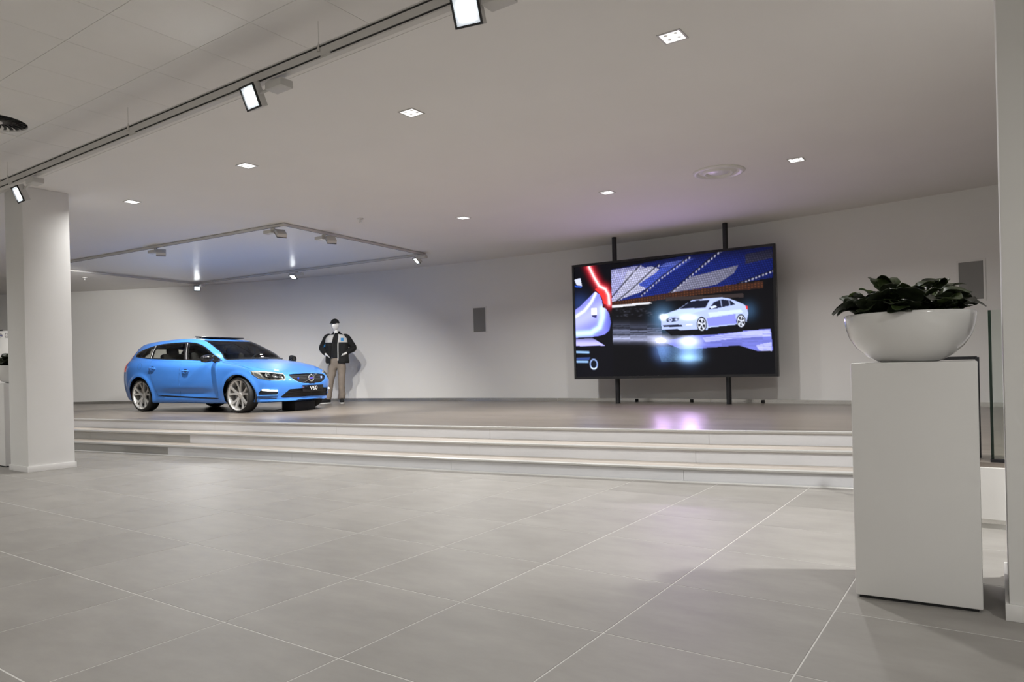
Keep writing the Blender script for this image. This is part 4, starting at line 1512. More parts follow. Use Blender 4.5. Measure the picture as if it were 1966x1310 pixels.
    lab[(lv > 6.6) & (lv < 8.85) & (cx > 1.0) & (cy < 0.80)] = ID['bonnet']
    lab[sd & (cz < 1.0) & poly_inside(cx, cz, DF)] = ID['front_door']
    lab[sd & (cz < 1.02) & poly_inside(cx, cz, DR)] = ID['rear_door']
    lab[sd & (cz > 0.88) & poly_inside(cx, cz, WIN)] = ID['window_trim']
    for p, n in ((GF, 'front_side_window'), (GRR, 'rear_side_window'), (GQ, 'quarter_window')):
        lab[sd & (cz > 0.9) & poly_inside(cx, cz, p)] = ID[n]
    yb = np.interp(cz, [0.95, 1.32], [0.685, 0.555])
    ws = (cx > 0.12) & (lv > 8.98) & (lv < 12.62) & (cy < yb)
    lab[ws] = ID['windscreen']
    lab[ws & ((lv < 9.12) | (lv > 12.45) | (cy > yb - 0.018))] = ID['windscreen_band']
    lab[(cx < -1.95) & (lv > 9.25) & (lv < 11.6) & (cy < 0.50)] = ID['rear_window']
    xs = np.interp(cz, [0.78, 0.80, 0.95, 1.02, 1.08, 1.15, 1.28], [-1.84, -1.84, -1.86, -1.86, -1.85, -1.86, -1.88])
    yr = np.interp(cz, [0.78, 0.98, 1.02, 1.28], [0.60, 0.60, 0.60, 0.50])
    lab[(cx < xs) & (cz > 0.785) & (cz < 1.265) & (cy > yr)] = ID['tail_lamp']
    lab[fr & poly_inside(cy, cz, GRI) & (cx > 2.1)] = ID['grille']
    lab[fr & poly_inside(cy, cz, HL) & (cx > 1.66)] = ID['headlamp']
    lab[fr & poly_inside(cy, cz, INT)] = ID['lower_intake']
    lab[fr & poly_inside(cy, cz, FOG) & (cx > 1.7)] = ID['fog_recess']
    lab[(np.abs(cx + 0.14) < 0.25) & (cy < 0.40) & (lv > 13.0)] = ID['roof_glass']
    for ax in (AX_F, AX_R):
        lab[(np.hypot(cx - ax, cz - AX_Z) < RA) & (cy > 0.5)] = ID['gone']
    # --- normals of the grid (outward)
    du = np.gradient(G, axis=1); dv = np.gradient(G, axis=0)
    nrm = np.cross(du, dv)
    nrm /= np.maximum(np.linalg.norm(nrm, axis=-1, keepdims=True), 1e-9)
    ctr = np.array([0, 0, 0.6])
    flip = ((G - ctr) * nrm).sum(-1).mean() < 0
    if flip: nrm = -nrm
    nrm[:, 0, 1] = 0; nrm[:, -1, 1] = 0

    vid = np.arange(nr * nu).reshape(nr, nu)
    quad = np.stack([vid[:-1, :-1], vid[1:, :-1], vid[1:, 1:], vid[:-1, 1:]], -1)

    def mesh_of(mask, offset=0.0, sides=(1, -1), thick=0.0):
        """faces of the half skin where mask is set, on one or both sides, moved along the normal"""
        q = quad[mask]
        if len(q) == 0: return None
        used, inv = np.unique(q, return_inverse=True)
        q = inv.reshape(q.shape)
        P = (G + nrm * offset).reshape(-1, 3)[used]
        vs, fs, n0 = [], [], 0
        for s in sides:
            p = P.copy(); p[:, 1] *= s
            ff = q if (s > 0) == flip else q[:, ::-1]
            vs.append(p); fs.append(ff + n0); n0 += len(p)
        v = np.concatenate(vs); f = np.concatenate(fs)
        me = bpy.data.meshes.new('skin')
        me.vertices.add(len(v)); me.vertices.foreach_set('co', v.astype(np.float32).ravel())
        me.loops.add(f.size); me.loops.foreach_set('vertex_index', f.astype(np.int32).ravel())
        me.polygons.add(len(f)); me.polygons.foreach_set('loop_start', np.arange(0, f.size, 4, dtype=np.int32))
        me.polygons.foreach_set('use_smooth', np.ones(len(f), bool))
        me.update(calc_edges=True)
        if len(sides) == 2:
            bm = bmesh.new(); bm.from_mesh(me)
            bmesh.ops.remove_doubles(bm, verts=[vv for vv in bm.verts if abs(vv.co.y) < 1e-3], dist=1e-4)
            bm.to_mesh(me); bm.free()
        me.validate()
        return me

    def part(name, mask, mat, offset=0.0, sides=(1, -1), parent=root):
        me = mesh_of(mask, offset, sides)
        if me is None: return None
        me.name = name
        return link(name, me, mat, parent)

    part('body_shell', (lab == 0), M['paint'])
    part('bonnet', lab == ID['bonnet'], M['paint'], 0.0008)
    roofm = lab == ID['roof_glass']
    part('sunroof_frame', roofm, M['car_black'], 0.0005)
    for n, mat, off in (('front_door', M['paint'], 0.0006), ('rear_door', M['paint'], 0.0006), ('window_trim', M['car_black'], 0.0006), ('front_side_window', M['car_glass'], -0.002), ('rear_side_window', M['car_glass'], -0.002),
                        ('quarter_window', M['car_glass'], -0.002), ('tail_lamp', M['red_lamp'], 0.002)):
        for s in (-1, 1):
            part(n, lab == ID[n], mat, off, (s,))
    part('windscreen', lab == ID['windscreen'], M['car_glass'], -0.001)
    part('windscreen_band', lab == ID['windscreen_band'], M['car_black'], 0.0)
    part('rear_window', lab == ID['rear_window'], M['car_glass'], -0.001)
    gr = part('grille', lab == ID['grille'], M['car_matt'], -0.018)
    part('lower_intake', lab == ID['lower_intake'], M['car_matt'], -0.016)
    # dark lining inside the cabin
    cab = (lv > 3.0) & (cx < 1.05) & (cx > -2.15) & ~np.isin(lab, [ID[n] for n in ('front_side_window', 'rear_side_window', 'quarter_window', 'windscreen', 'rear_window', 'gone')])
    part('cabin_lining', cab, M['car_lining'], -0.022)

    def surf_y(x, z):
        """half width of the skin at (x, z)"""
        d = (X - x) ** 2 + (Z - z) ** 2 + (Y < 0.5) * 9
        k = np.unravel_index(np.argmin(d), d.shape)
        return Y[k]

    def surf_x(y, z):
        d = (Y - y) ** 2 + (Z - z) ** 2 + (X < 1.5) * 9
        k = np.unravel_index(np.argmin(d), d.shape)
        return X[k]

    # --- shut lines as thin dark grooves
    M['seam'] = plain('shut_line', (0.006, 0.02, 0.06), 0.6)

    def seam(pts2, s, name, closed=True, proj='side', rad=0.0015):
        pts = []
        n = len(pts2)
        for i in range(n if closed else n - 1):
            a = np.array(pts2[i]); b = np.array(pts2[(i + 1) % n])
            k = max(1, int(np.linalg.norm(b - a) / 0.05))
            for q in range(k): pts.append(a + (b - a) * q / k)
        pts.append(np.array(pts2[0] if closed else pts2[-1]))
        out = []
        for p in pts:
            if proj == 'side': out.append((p[0], s * (surf_y(p[0], p[1]) + 0.0003), p[1]))
            else: out.append((surf_x(abs(p[0]), p[1]) + 0.0003, p[0], p[1]))
        bm = bmesh.new(); bm_tube(bm, out, rad, 4)
        return from_bm(name, bm, M['seam'], root)

    for s in (-1, 1):
        seam(DF[4:8] + [DF[8]], s, 'door_seam', False)
        seam(DF[:5], s, 'door_seam', False)
        seam(DR[4:11], s, 'door_seam', False)
        cap = [(-1.346 + 0.062 * math.cos(a), 0.885 + 0.062 * math.sin(a)) for a in np.linspace(0, 2 * math.pi, 17)[:-1]]
        seam(cap, s, 'fuel_flap_seam', True, rad=0.0012) if s < 0 else None
        hs = [(x, z) for x, z in ((1.02, 0.905), (1.3, 0.868), (1.55, 0.820), (1.74, 0.765))]
        seam(hs, s, 'bonnet_seam', False, rad=0.0024)

    for s in (-1, 1):
        bm = bmesh.new()
        rows = []
        for t in np.linspace(0, 1, 24):
            x = -0.815 + 1.742 * t; z = 0.314 - 0.058 * t
            hh = 0.010 * min(1, 14 * t, 14 * (1 - t) + 0.3)
            ya, yb_ = surf_y(x, z + hh), surf_y(x, z - hh)
            rows.append([bm.verts.new(p) for p in ((x, s * (ya - 0.01), z + hh), (x, s * (ya + 0.004), z + hh), (x, s * (yb_ + 0.004), z - hh), (x, s * (yb_ - 0.01), z - hh))])
        for p, q in zip(rows, rows[1:]):
            for k in range(4): bm.faces.new((p[k], q[k], q[(k + 1) % 4], p[(k + 1) % 4]))
        bm.faces.new(rows[0]); bm.faces.new(rows[-1][::-1])
        from_bm('sill_strip', bm, M['car_black'], root, 40)

    # --- door handles
    for s in (-1, 1):
        for hx, hz in ((-0.921, 0.840), (0.073, 0.772)):
            y0 = surf_y(hx, hz)
            bm = bmesh.new()
            bmesh.ops.create_uvsphere(bm, u_segments=16, v_segments=8, radius=1.0)
            for vv in bm.verts: vv.co = Vector((hx + vv.co.x * 0.055, s * (y0 + 0.001 + vv.co.y * 0.004), hz + 0.004 + vv.co.z * 0.036))
            cup = from_bm('handle_cup', bm, M['seam'], root, 60)
            pts = [(hx - 0.095, s * (y0 + 0.004), hz - 0.004), (hx - 0.07, s * (y0 + 0.026), hz), (hx, s * (y0 + 0.032), hz + 0.002), (hx + 0.07, s * (y0 + 0.026), hz), (hx + 0.095, s * (y0 + 0.004), hz - 0.004)]
            bm = bmesh.new(); bm_tube(bm, pts, [0.009, 0.0125, 0.013, 0.0125, 0.009], 10)
            from_bm('door_handle', bm, M['paint'], root, 60)

    # --- bright divider strips between the side windows
    for s in (-1, 1):
        for a, b in (((-0.045, 0.990), (-0.225, 1.312)), ((-1.122, 1.038), (-1.188, 1.288))):
            pts = []
            for t in np.linspace(0, 1, 7):
                x, z = a[0] + (b[0] - a[0]) * t, a[1] + (b[1] - a[1]) * t
                pts.append((x, s * (surf_y(x, z) + 0.001), z))
            bm = bmesh.new(); bm_tube(bm, pts, 0.005, 6)
            from_bm('pillar_strip', bm, M['alloy'], root, 60)

    # --- sunroof panel, tilted open
    a = math.atan2(0.034, 0.44)
    box('sunroof_panel', (-0.125, 0, 1.428), (0.45, 0.80, 0.012), M['car_black'], root, Matrix.Rotation(a, 3, 'Y'), 0.004)
    box('sunroof_well', (-0.125, 0, 1.411), (0.43, 0.77, 0.018), M['car_matt'], root)
    box('sunroof_arm', (-0.28, -0.33, 1.420), (0.02, 0.02, 0.04), M['car_matt'], root)
    box('sunroof_arm', (-0.28, 0.33, 1.420), (0.02, 0.02, 0.04), M['car_matt'], root)
    # roof spoiler lip
    bm = bmesh.new()
    prof = [(-2.02, 1.322), (-2.17, 1.302), (-2.185, 1.288), (-2.10, 1.278), (-2.02, 1.290)]
    ys = np.linspace(-0.53, 0.53, 15)
    rings = [[bm.verts.new((x + 0.20 * (abs(y) / 0.53) ** 2.4, y, z - 0.045 * (abs(y) / 0.53) ** 2.2)) for x, z in prof] for y in ys]
    for p, q in zip(rings, rings[1:]):
        for k in range(len(prof)):
            bm.faces.new((p[k], q[k], q[(k + 1) % len(prof)], p[(k + 1) % len(prof)]))
    bm.faces.new(rings[0]); bm.faces.new(rings[-1][::-1])
    from_bm('roof_spoiler', bm, M['paint'], root, 40)

    # --- headlamps: recessed bowl, white surround, projector, clear lens in front
    for s in (-1, 1):
        hl = part('headlamp', lab == ID['headlamp'], M['lens'], 0.001, (s,))
        hl['label'] = 'headlamp with clear lens'
        me = mesh_of(lab == ID['headlamp'], -0.030, (s,)); me.name = 'lamp_bowl'
        link('lamp_bowl', me, M['car_black'], hl)
        rim_m = (lab == ID['headlamp']) & ~poly_inside(cy, cz, HLI)
        me = mesh_of(rim_m, -0.004, (s,)); me.name = 'lamp_surround'
        link('lamp_surround', me, M['lamp_white'], hl)
        for yy, zz, rr, mt in ((0.715, 0.668, 0.036, M['alloy']), (0.640, 0.648, 0.034, M['lamp_inner']), (0.565, 0.628, 0.030, M['lamp_inner'])):
            xx = surf_x(yy, zz)
            k = np.unravel_index(np.argmin((Y - yy) ** 2 + (Z - zz) ** 2 + (X < 1.5) * 9), Y.shape)
            nn = Vector(nrm[k]); nn.y *= s
            dirv = (nn * 0.5 + Vector((1, 0, 0))).normalized()
            o = lathe('reflector', [(0.0, -0.020), (rr * 0.5, -0.018), (rr * 0.85, -0.008), (rr, 0.004), (rr * 1.06, 0.004), (rr * 1.06, -0.02)], mt, hl, 24)
            o.location = Vector((xx, s * yy, zz)) - nn * 0.014
            o.rotation_euler = dirv.to_track_quat('Z', 'Y').to_euler()
        fg = part('fog_recess', lab == ID['fog_recess'], M['car_matt'], -0.014, (s,))
        bm = bmesh.new()
        pts = []
        for t in np.linspace(0, 1, 9):
            yy = 0.770 + (0.622 - 0.770) * t; zz = 0.405 + (0.386 - 0.405) * t
            pts.append((surf_x(yy, zz) + 0.004, s * yy, zz - 0.004))
        bm_tube(bm, pts, 0.013, 8)
        from_bm('daytime_lamp', bm, M['drl'], fg, 60)
        pts = [(surf_x(yy, 0.305) + 0.006, s * yy, 0.300) for yy in np.linspace(0.80, 0.60, 8)]
        bm = bmesh.new(); bm_tube(bm, pts, 0.012, 8)
        from_bm('bumper_blade', bm, M['paint'], root, 60)
        pts = [(surf_x(yy, 0.255) + 0.0035, s * yy, 0.262 - (0.80 - yy) * 0.07) for yy in np.linspace(0.80, 0.61, 8)]
        bm = bmesh.new(); bm_tube(bm, pts, 0.0065, 6)
        from_bm('lip_slit', bm, M['car_matt'], root, 60)

    # --- grille: slats, ring badge and diagonal bar, two small badges
    gx = lambda y, z: surf_x(abs(y), z)
    for k in range(6):
        z = 0.515 + k * 0.027
        w = np.interp(z, [0.50, 0.553, 0.64], [0.20, 0.345, 0.41])
        pts = [(gx(y, z) - 0.014, y, z) for y in np.linspace(-w, w, 13)]
        bm = bmesh.new(); bm_tube(bm, pts, 0.0032, 5)
        from_bm('grille_slat', bm, M['car_black'], gr)
    a0, a1 = (-0.215, 0.506), (0.235, 0.668)
    pts = [(gx(a0[0] + (a1[0] - a0[0]) * t, a0[1] + (a1[1] - a0[1]) * t) - 0.002, a0[0] + (a1[0] - a0[0]) * t, a0[1] + (a1[1] - a0[1]) * t) for t in np.linspace(0, 1, 9)]
    bm = bmesh.new(); bm_tube(bm, pts, 0.0075, 8)
    from_bm('diagonal_bar', bm, M['chrome'], gr, 60)
    bx = gx(0, 0.59) + 0.004
    tor = [(0.058 + 0.013 * math.cos(t), 0.013 * math.sin(t)) for t in np.linspace(0, 2 * math.pi, 13)]
    o = lathe('badge_ring', tor, M['chrome'], gr, 40)
    o.location = (bx, 0, 0.588); o.rotation_euler = (0, R(90), 0)
    o = lathe('badge_core', [(0.0, 0.006), (0.046, 0.006), (0.046, -0.004)], M['car_matt'], gr, 32)
    o.location = (bx - 0.002, 0, 0.588); o.rotation_euler = (0, R(90), 0)
    box('badge_band', (bx + 0.006, 0, 0.588), (0.006, 0.10, 0.028), M['badge_band'], gr, bevel=0.002)
    # arrow of the ring badge, pointing up to the picture's right
    tube('badge_arrow', [(bx + 0.002, 0.048, 0.632), (bx + 0.002, 0.078, 0.662)], [0.007, 0.006], M['chrome'], gr, 8)
    box('badge_square', (gx(0.285, 0.585) - 0.002, -0.285, 0.588), (0.008, 0.034, 0.034), M['badge_blue'], gr)
    box('badge_square', (gx(0.285, 0.61) - 0.002, 0.290, 0.600), (0.008, 0.034, 0.044), M['badge_pale'], gr)
    for k in range(4):
        z = 0.285 + k * 0.032
        w = np.interp(z, [0.26, 0.40], [0.53, 0.44])
        pts = [(gx(y, z) - 0.012, y, z) for y in np.linspace(-w, w, 13)]
        bm = bmesh.new(); bm_tube(bm, pts, 0.003, 5)
        from_bm('intake_slat', bm, M['car_black'], root)
    # --- show plate
    pl = box('show_plate', (2.366, 0.008, 0.405), (0.012, 0.500, 0.118), M['car_black'], root, bevel=0.003)
    text_mesh('plate_lettering', 'V60', 0.098, plain('plate_white', (0.75, 0.75, 0.73), 0.5), pl, (2.3735, 0.02, 0.407), (R(90), 0, R(90)), 0.0006, sx=1.15)

    # --- front lip spoiler
    pts = []
    bm = bmesh.new()
    rows = []
    for y in np.linspace(-0.80, 0.80, 41):
        x = surf_x(abs(y), 0.225)
        hgt = 0.030 + 0.022 * (abs(y) > 0.42)
        drop = 0.018 * (abs(y) > 0.30)
        ox = 0.012
        rows.append([bm.verts.new(p) for p in ((x - 0.02, y, 0.222 + 0.022), (x + ox, y, 0.222 + 0.012), (x + ox + 0.006, y, 0.216 - drop), (x - 0.02, y, 0.206 - drop))])
    for p, q in zip(rows, rows[1:]):
        for k in range(4): bm.faces.new((p[k], q[k], q[(k + 1) % 4], p[(k + 1) % 4]))
    bm.faces.new(rows[0]); bm.faces.new(rows[-1][::-1])
    from_bm('front_lip', bm, M['paint'], root, 40)

    # --- mirrors
    for s in (-1, 1):
        bm = bmesh.new()
        bmesh.ops.create_uvsphere(bm, u_segments=24, v_segments=14, radius=1.0)
        for vv in bm.verts:
            c = vv.co
            p = Vector((math.copysign(abs(c.x) ** 0.8, c.x) * (0.060 if c.x > 0 else 0.040), math.copysign(abs(c.y) ** 0.75, c.y) * 0.112, math.copysign(abs(c.z) ** 0.75, c.z) * 0.070))
            p.z += -0.012 * (p.y / 0.11)
            vv.co = Vector((0.800 + p.x - 0.25 * p.y, s * (1.005 + p.y), 0.982 + p.z))
        mr_ = from_bm('door_mirror', bm, M['car_black'], root, 60)
        tube('mirror_arm', [(0.84, s * 0.855, 0.925), (0.835, s * 0.90, 0.945), (0.82, s * 0.94, 0.965)], [0.030, 0.024, 0.022], M['car_black'], mr_, 10)
        tube('mirror_trim', [(0.858, s * 0.91, 0.958), (0.835, s * 1.00, 0.950), (0.80, s * 1.10, 0.948)], 0.006, M['chrome'], mr_, 8)

    # --- wheels
    def wheel(ax, s):
        w = lathe('wheel', [(0.262, -0.105), (0.285, -0.115), (0.306, -0.108), (0.3165, -0.085), (0.3175, 0.0), (0.3165, 0.085), (0.306, 0.108), (0.285, 0.115), (0.262, 0.105), (0.258, 0.08), (0.258, -0.08), (0.262, -0.105)], M['rubber'], root, 56, sm=40)
        # local +Z is the outer side
        rim = lathe('rim', [(0.272, 0.100), (0.276, 0.108), (0.270, 0.110), (0.258, 0.100), (0.250, 0.080), (0.246, 0.03), (0.240, -0.08), (0.262, -0.10)], M['alloy'], w, 56, sm=40)
        bm = bmesh.new()
        for k in range(5):
            a0 = 2 * math.pi * k / 5 + math.pi / 2
            for sg in (-1, 1):
                # arm: from hub to rim, splayed
                pts = [(0.035, sg * 0.16, 0.052), (0.090, sg * 0.11, 0.060), (0.150, sg * 0.17, 0.070), (0.205, sg * 0.235, 0.080), (0.262, sg * 0.275, 0.096)]
                wid = [0.026, 0.022, 0.020, 0.021, 0.027]
                ringv = []
                for (r_, da, zz), hw in zip(pts, wid):
                    a = a0 + da
                    d = Vector((math.cos(a), math.sin(a), 0)); tng = Vector((-math.sin(a), math.cos(a), 0))
                    c = d * r_
                    ringv.append([bm.verts.new(c + tng * hw + Vector((0, 0, zz - 0.028))), bm.verts.new(c + tng * hw * 0.85 + Vector((0, 0, zz))), bm.verts.new(c - tng * hw * 0.85 + Vector((0, 0, zz))), bm.verts.new(c - tng * hw + Vector((0, 0, zz - 0.028)))])
                for p, q in zip(ringv, ringv[1:]):
                    for j in range(4): bm.faces.new((p[j], q[j], q[(j + 1) % 4], p[(j + 1) % 4]))
                bm.faces.new(ringv[0]); bm.faces.new(ringv[-1][::-1])
        from_bm('spokes', bm, M['alloy'], w, 30)
        lathe('hub_cap', [(0.0, 0.066), (0.030, 0.064), (0.036, 0.058), (0.062, 0.050), (0.064, 0.02)], M['alloy'], w, 24)
        lathe('brake_disc', [(0.0, 0.008), (0.06, 0.010), (0.185, 0.010), (0.185, -0.012), (0.0, -0.012)], M['disc'], w, 40)
        lathe('wheel_well_shield', [(0.0, -0.03), (0.245, -0.03)], M['car_matt'], w, 24)
        box('brake_caliper', (0.10, 0.10, 0.012), (0.05, 0.12, 0.05), M['alloy_dark'], w, Matrix.Rotation(R(-45), 3, 'Z'), 0.006)
        w.location = (ax, s * 0.790, AX_Z)
        w.rotation_euler = (R(90) if s < 0 else R(-90), 0, 0)
        return w

    for ax in (AX_F, AX_R):
        for s in (-1, 1):
            wheel(ax, s)
            # dark wheel housing
            bm = bmesh.new()
            n = 20
            ra = [[bm.verts.new((ax + RA * 1.035 * math.cos(t), s * y, AX_Z + RA * 1.035 * math.sin(t))) for t in np.linspace(-0.35, math.pi + 0.35, n)] for y in (0.915 if True else 0, 0.56)]
            for k in range(n - 1): bm.faces.new((ra[0][k], ra[0][k + 1], ra[1][k + 1], ra[1][k]))
            bm.faces.new(ra[1])
            for vv in ra[0]: vv.co.y = s * 0.84
            from_bm('wheel_housing', bm, M['car_matt'], root)
    # --- underbody
    bm = bmesh.new()
    pl_ = [(2.05, 0.5), (1.85, 0.70), (1.78, 0.55), (1.1, 0.55), (1.08, 0.80), (-0.95, 0.80), (-0.97, 0.55), (-1.72, 0.55), (-1.75, 0.74), (-2.12, 0.60)]
    pl_ = pl_ + [(x, -y) for x, y in pl_[::-1]]
    lo = [bm.verts.new((x, y, 0.185)) for x, y in pl_]; hi = [bm.verts.new((x, y, 0.30)) for x, y in pl_]
    bm.faces.new(lo); bm.faces.new(hi[::-1])
    for k in range(len(pl_)): bm.faces.new((lo[k], lo[(k + 1) % len(pl_)], hi[(k + 1) % len(pl_)], hi[k]))
    from_bm('underbody', bm, M['car_matt'], root)

    # --- cabin: seats, dashboard, steering wheel
    def seat(x, y, w=0.50, rear=False):
        st_ = box('seat', (x, y, 0.50), (0.50, w, 0.16), M['seat'], root, bevel=0.04)
        bm = bmesh.new(); bm_box(bm, (x - 0.30, y, 0.82), (0.14, w, 0.62), Matrix.Rotation(R(-14), 3, 'Y'), 0.05)
        from_bm('seat_back', bm, M['seat'], st_, 40)
        for yy in ((y,) if not rear else (y - 0.36, y + 0.36)):
            bm = bmesh.new(); bm_box(bm, (x - 0.385, yy, 1.155), (0.085, 0.25, 0.17), Matrix.Rotation(R(-10), 3, 'Y'), 0.035)
            from_bm('headrest', bm, M['seat'], st_, 40)
    seat(0.15, -0.36); seat(0.15, 0.36); seat(-0.72, 0.0, 1.25, True)
    bm = bmesh.new(); bm_box(bm, (0.86, 0, 0.86), (0.42, 1.36, 0.16), None, 0.05)
    from_bm('dashboard', bm, M['seat'], root, 40)
    tr_ = [(0.175 + 0.014 * math.cos(t), 0.014 * math.sin(t)) for t in np.linspace(0, 2 * math.pi, 11)]
    o = lathe('steering_wheel', tr_, M['seat'], root, 36)
    o.location = (0.50, 0.36, 0.93); o.rotation_euler = (0, R(-62), 0)
    box('rear_shelf', (-1.55, 0, 0.93), (0.75, 1.15, 0.02), M['car_lining'], root)
    bm = bmesh.new(); bm_box(bm, (0.34, 0, 1.245), (0.02, 0.20, 0.06), None, 0.012)
    from_bm('rear_view_mirror', bm, M['car_black'], root, 40)
    # wipers
    for y0, y1 in ((-0.45, 0.12), (0.10, 0.62)):
        pts = []
        for t in np.linspace(0, 1, 6):
            y = y0 + (y1 - y0) * t
            d = np.abs(LV - (9.05 + 0.10 * t)) + np.abs(Y - abs(y)) * 3 + (X < 0.3) * 9
            k = np.unravel_index(np.argmin(d), d.shape)
            pts.append((X[k] + 0.01, y, Z[k] + 0.012))
        tube('wiper', pts, 0.007, M['car_matt'], root, 6)
    return root


build_car()

# ------------------------------------------------------------------ black box with cable under the nose of the car
bx = empty('floor_box', (-7.05, 7.36, STAGE_Z), R(5))
tag(bx, 'flat black box on the stage under the nose of the blue car', 'box')
box('case', (0, 0, 0.086), (0.34, 0.50, 0.162), M['car_matt'], bx, bevel=0.01)
box('foot', (0, 0, 0.003), (0.28, 0.44, 0.006), M['gap'], bx)
tube('cable', [(-0.17, -0.2, 0.05), (-0.22, -0.24, 0.02), (-0.30, -0.30, 0.005), (-0.42, -0.34, 0.005), (-0.6, -0.30, 0.005)], 0.005, M['black'], bx, 6)


# ------------------------------------------------------------------ mannequin
def skin_figure(verts, edges, radii, levels=2, root_i=0):
    me = bpy.data.meshes.new('fig')
    me.from_pydata([Vector(v) for v in verts], edges, [])
    o = bpy.data.objects.new('fig', me)
    COL.objects.link(o)
    sk = o.modifiers.new('skin', 'SKIN')
    sk.use_smooth_shade = True
    for i, r in enumerate(radii):
        sv = me.skin_vertices[0].data[i]
        sv.radius = r if isinstance(r, tuple) else (r, r)
        sv.use_root = (i == root_i)
    ss = o.modifiers.new('sub', 'SUBSURF'); ss.levels = levels; ss.render_levels = levels
    dg = bpy.context.evaluated_depsgraph_get()
    dg.update()
    out = bpy.data.meshes.new_from_object(o.evaluated_get(dg))
    bpy.data.objects.remove(o)
    out.materials.clear()
    out.polygons.foreach_set('use_smooth', [True] * len(out.polygons))
    return out


def split_faces(me, fn, parts, parent):
    """split a mesh into parts: fn(centre, normal) -> key; parts[key] = (name, material, offset)"""
    bm = bmesh.new(); bm.from_mesh(me); bm.normal_update()
    keys = {}
    for f in bm.faces:
        keys.setdefault(fn(f.calc_center_median(), f.normal), []).append(f)
    for k, fs in keys.items():
        if parts[k] is None: continue
        name, mat, off = parts[k]
        b2 = bmesh.new(); mp = {}
        for f in fs:
            vs = []
            for v in f.verts:
                if v.index not in mp: mp[v.index] = b2.verts.new(v.co + v.normal * off)
                vs.append(mp[v.index])
            b2.faces.new(vs).smooth = True
        m2 = bpy.data.meshes.new(name); b2.to_mesh(m2); b2.free()
        link(name, m2, mat, parent)
    bm.free()


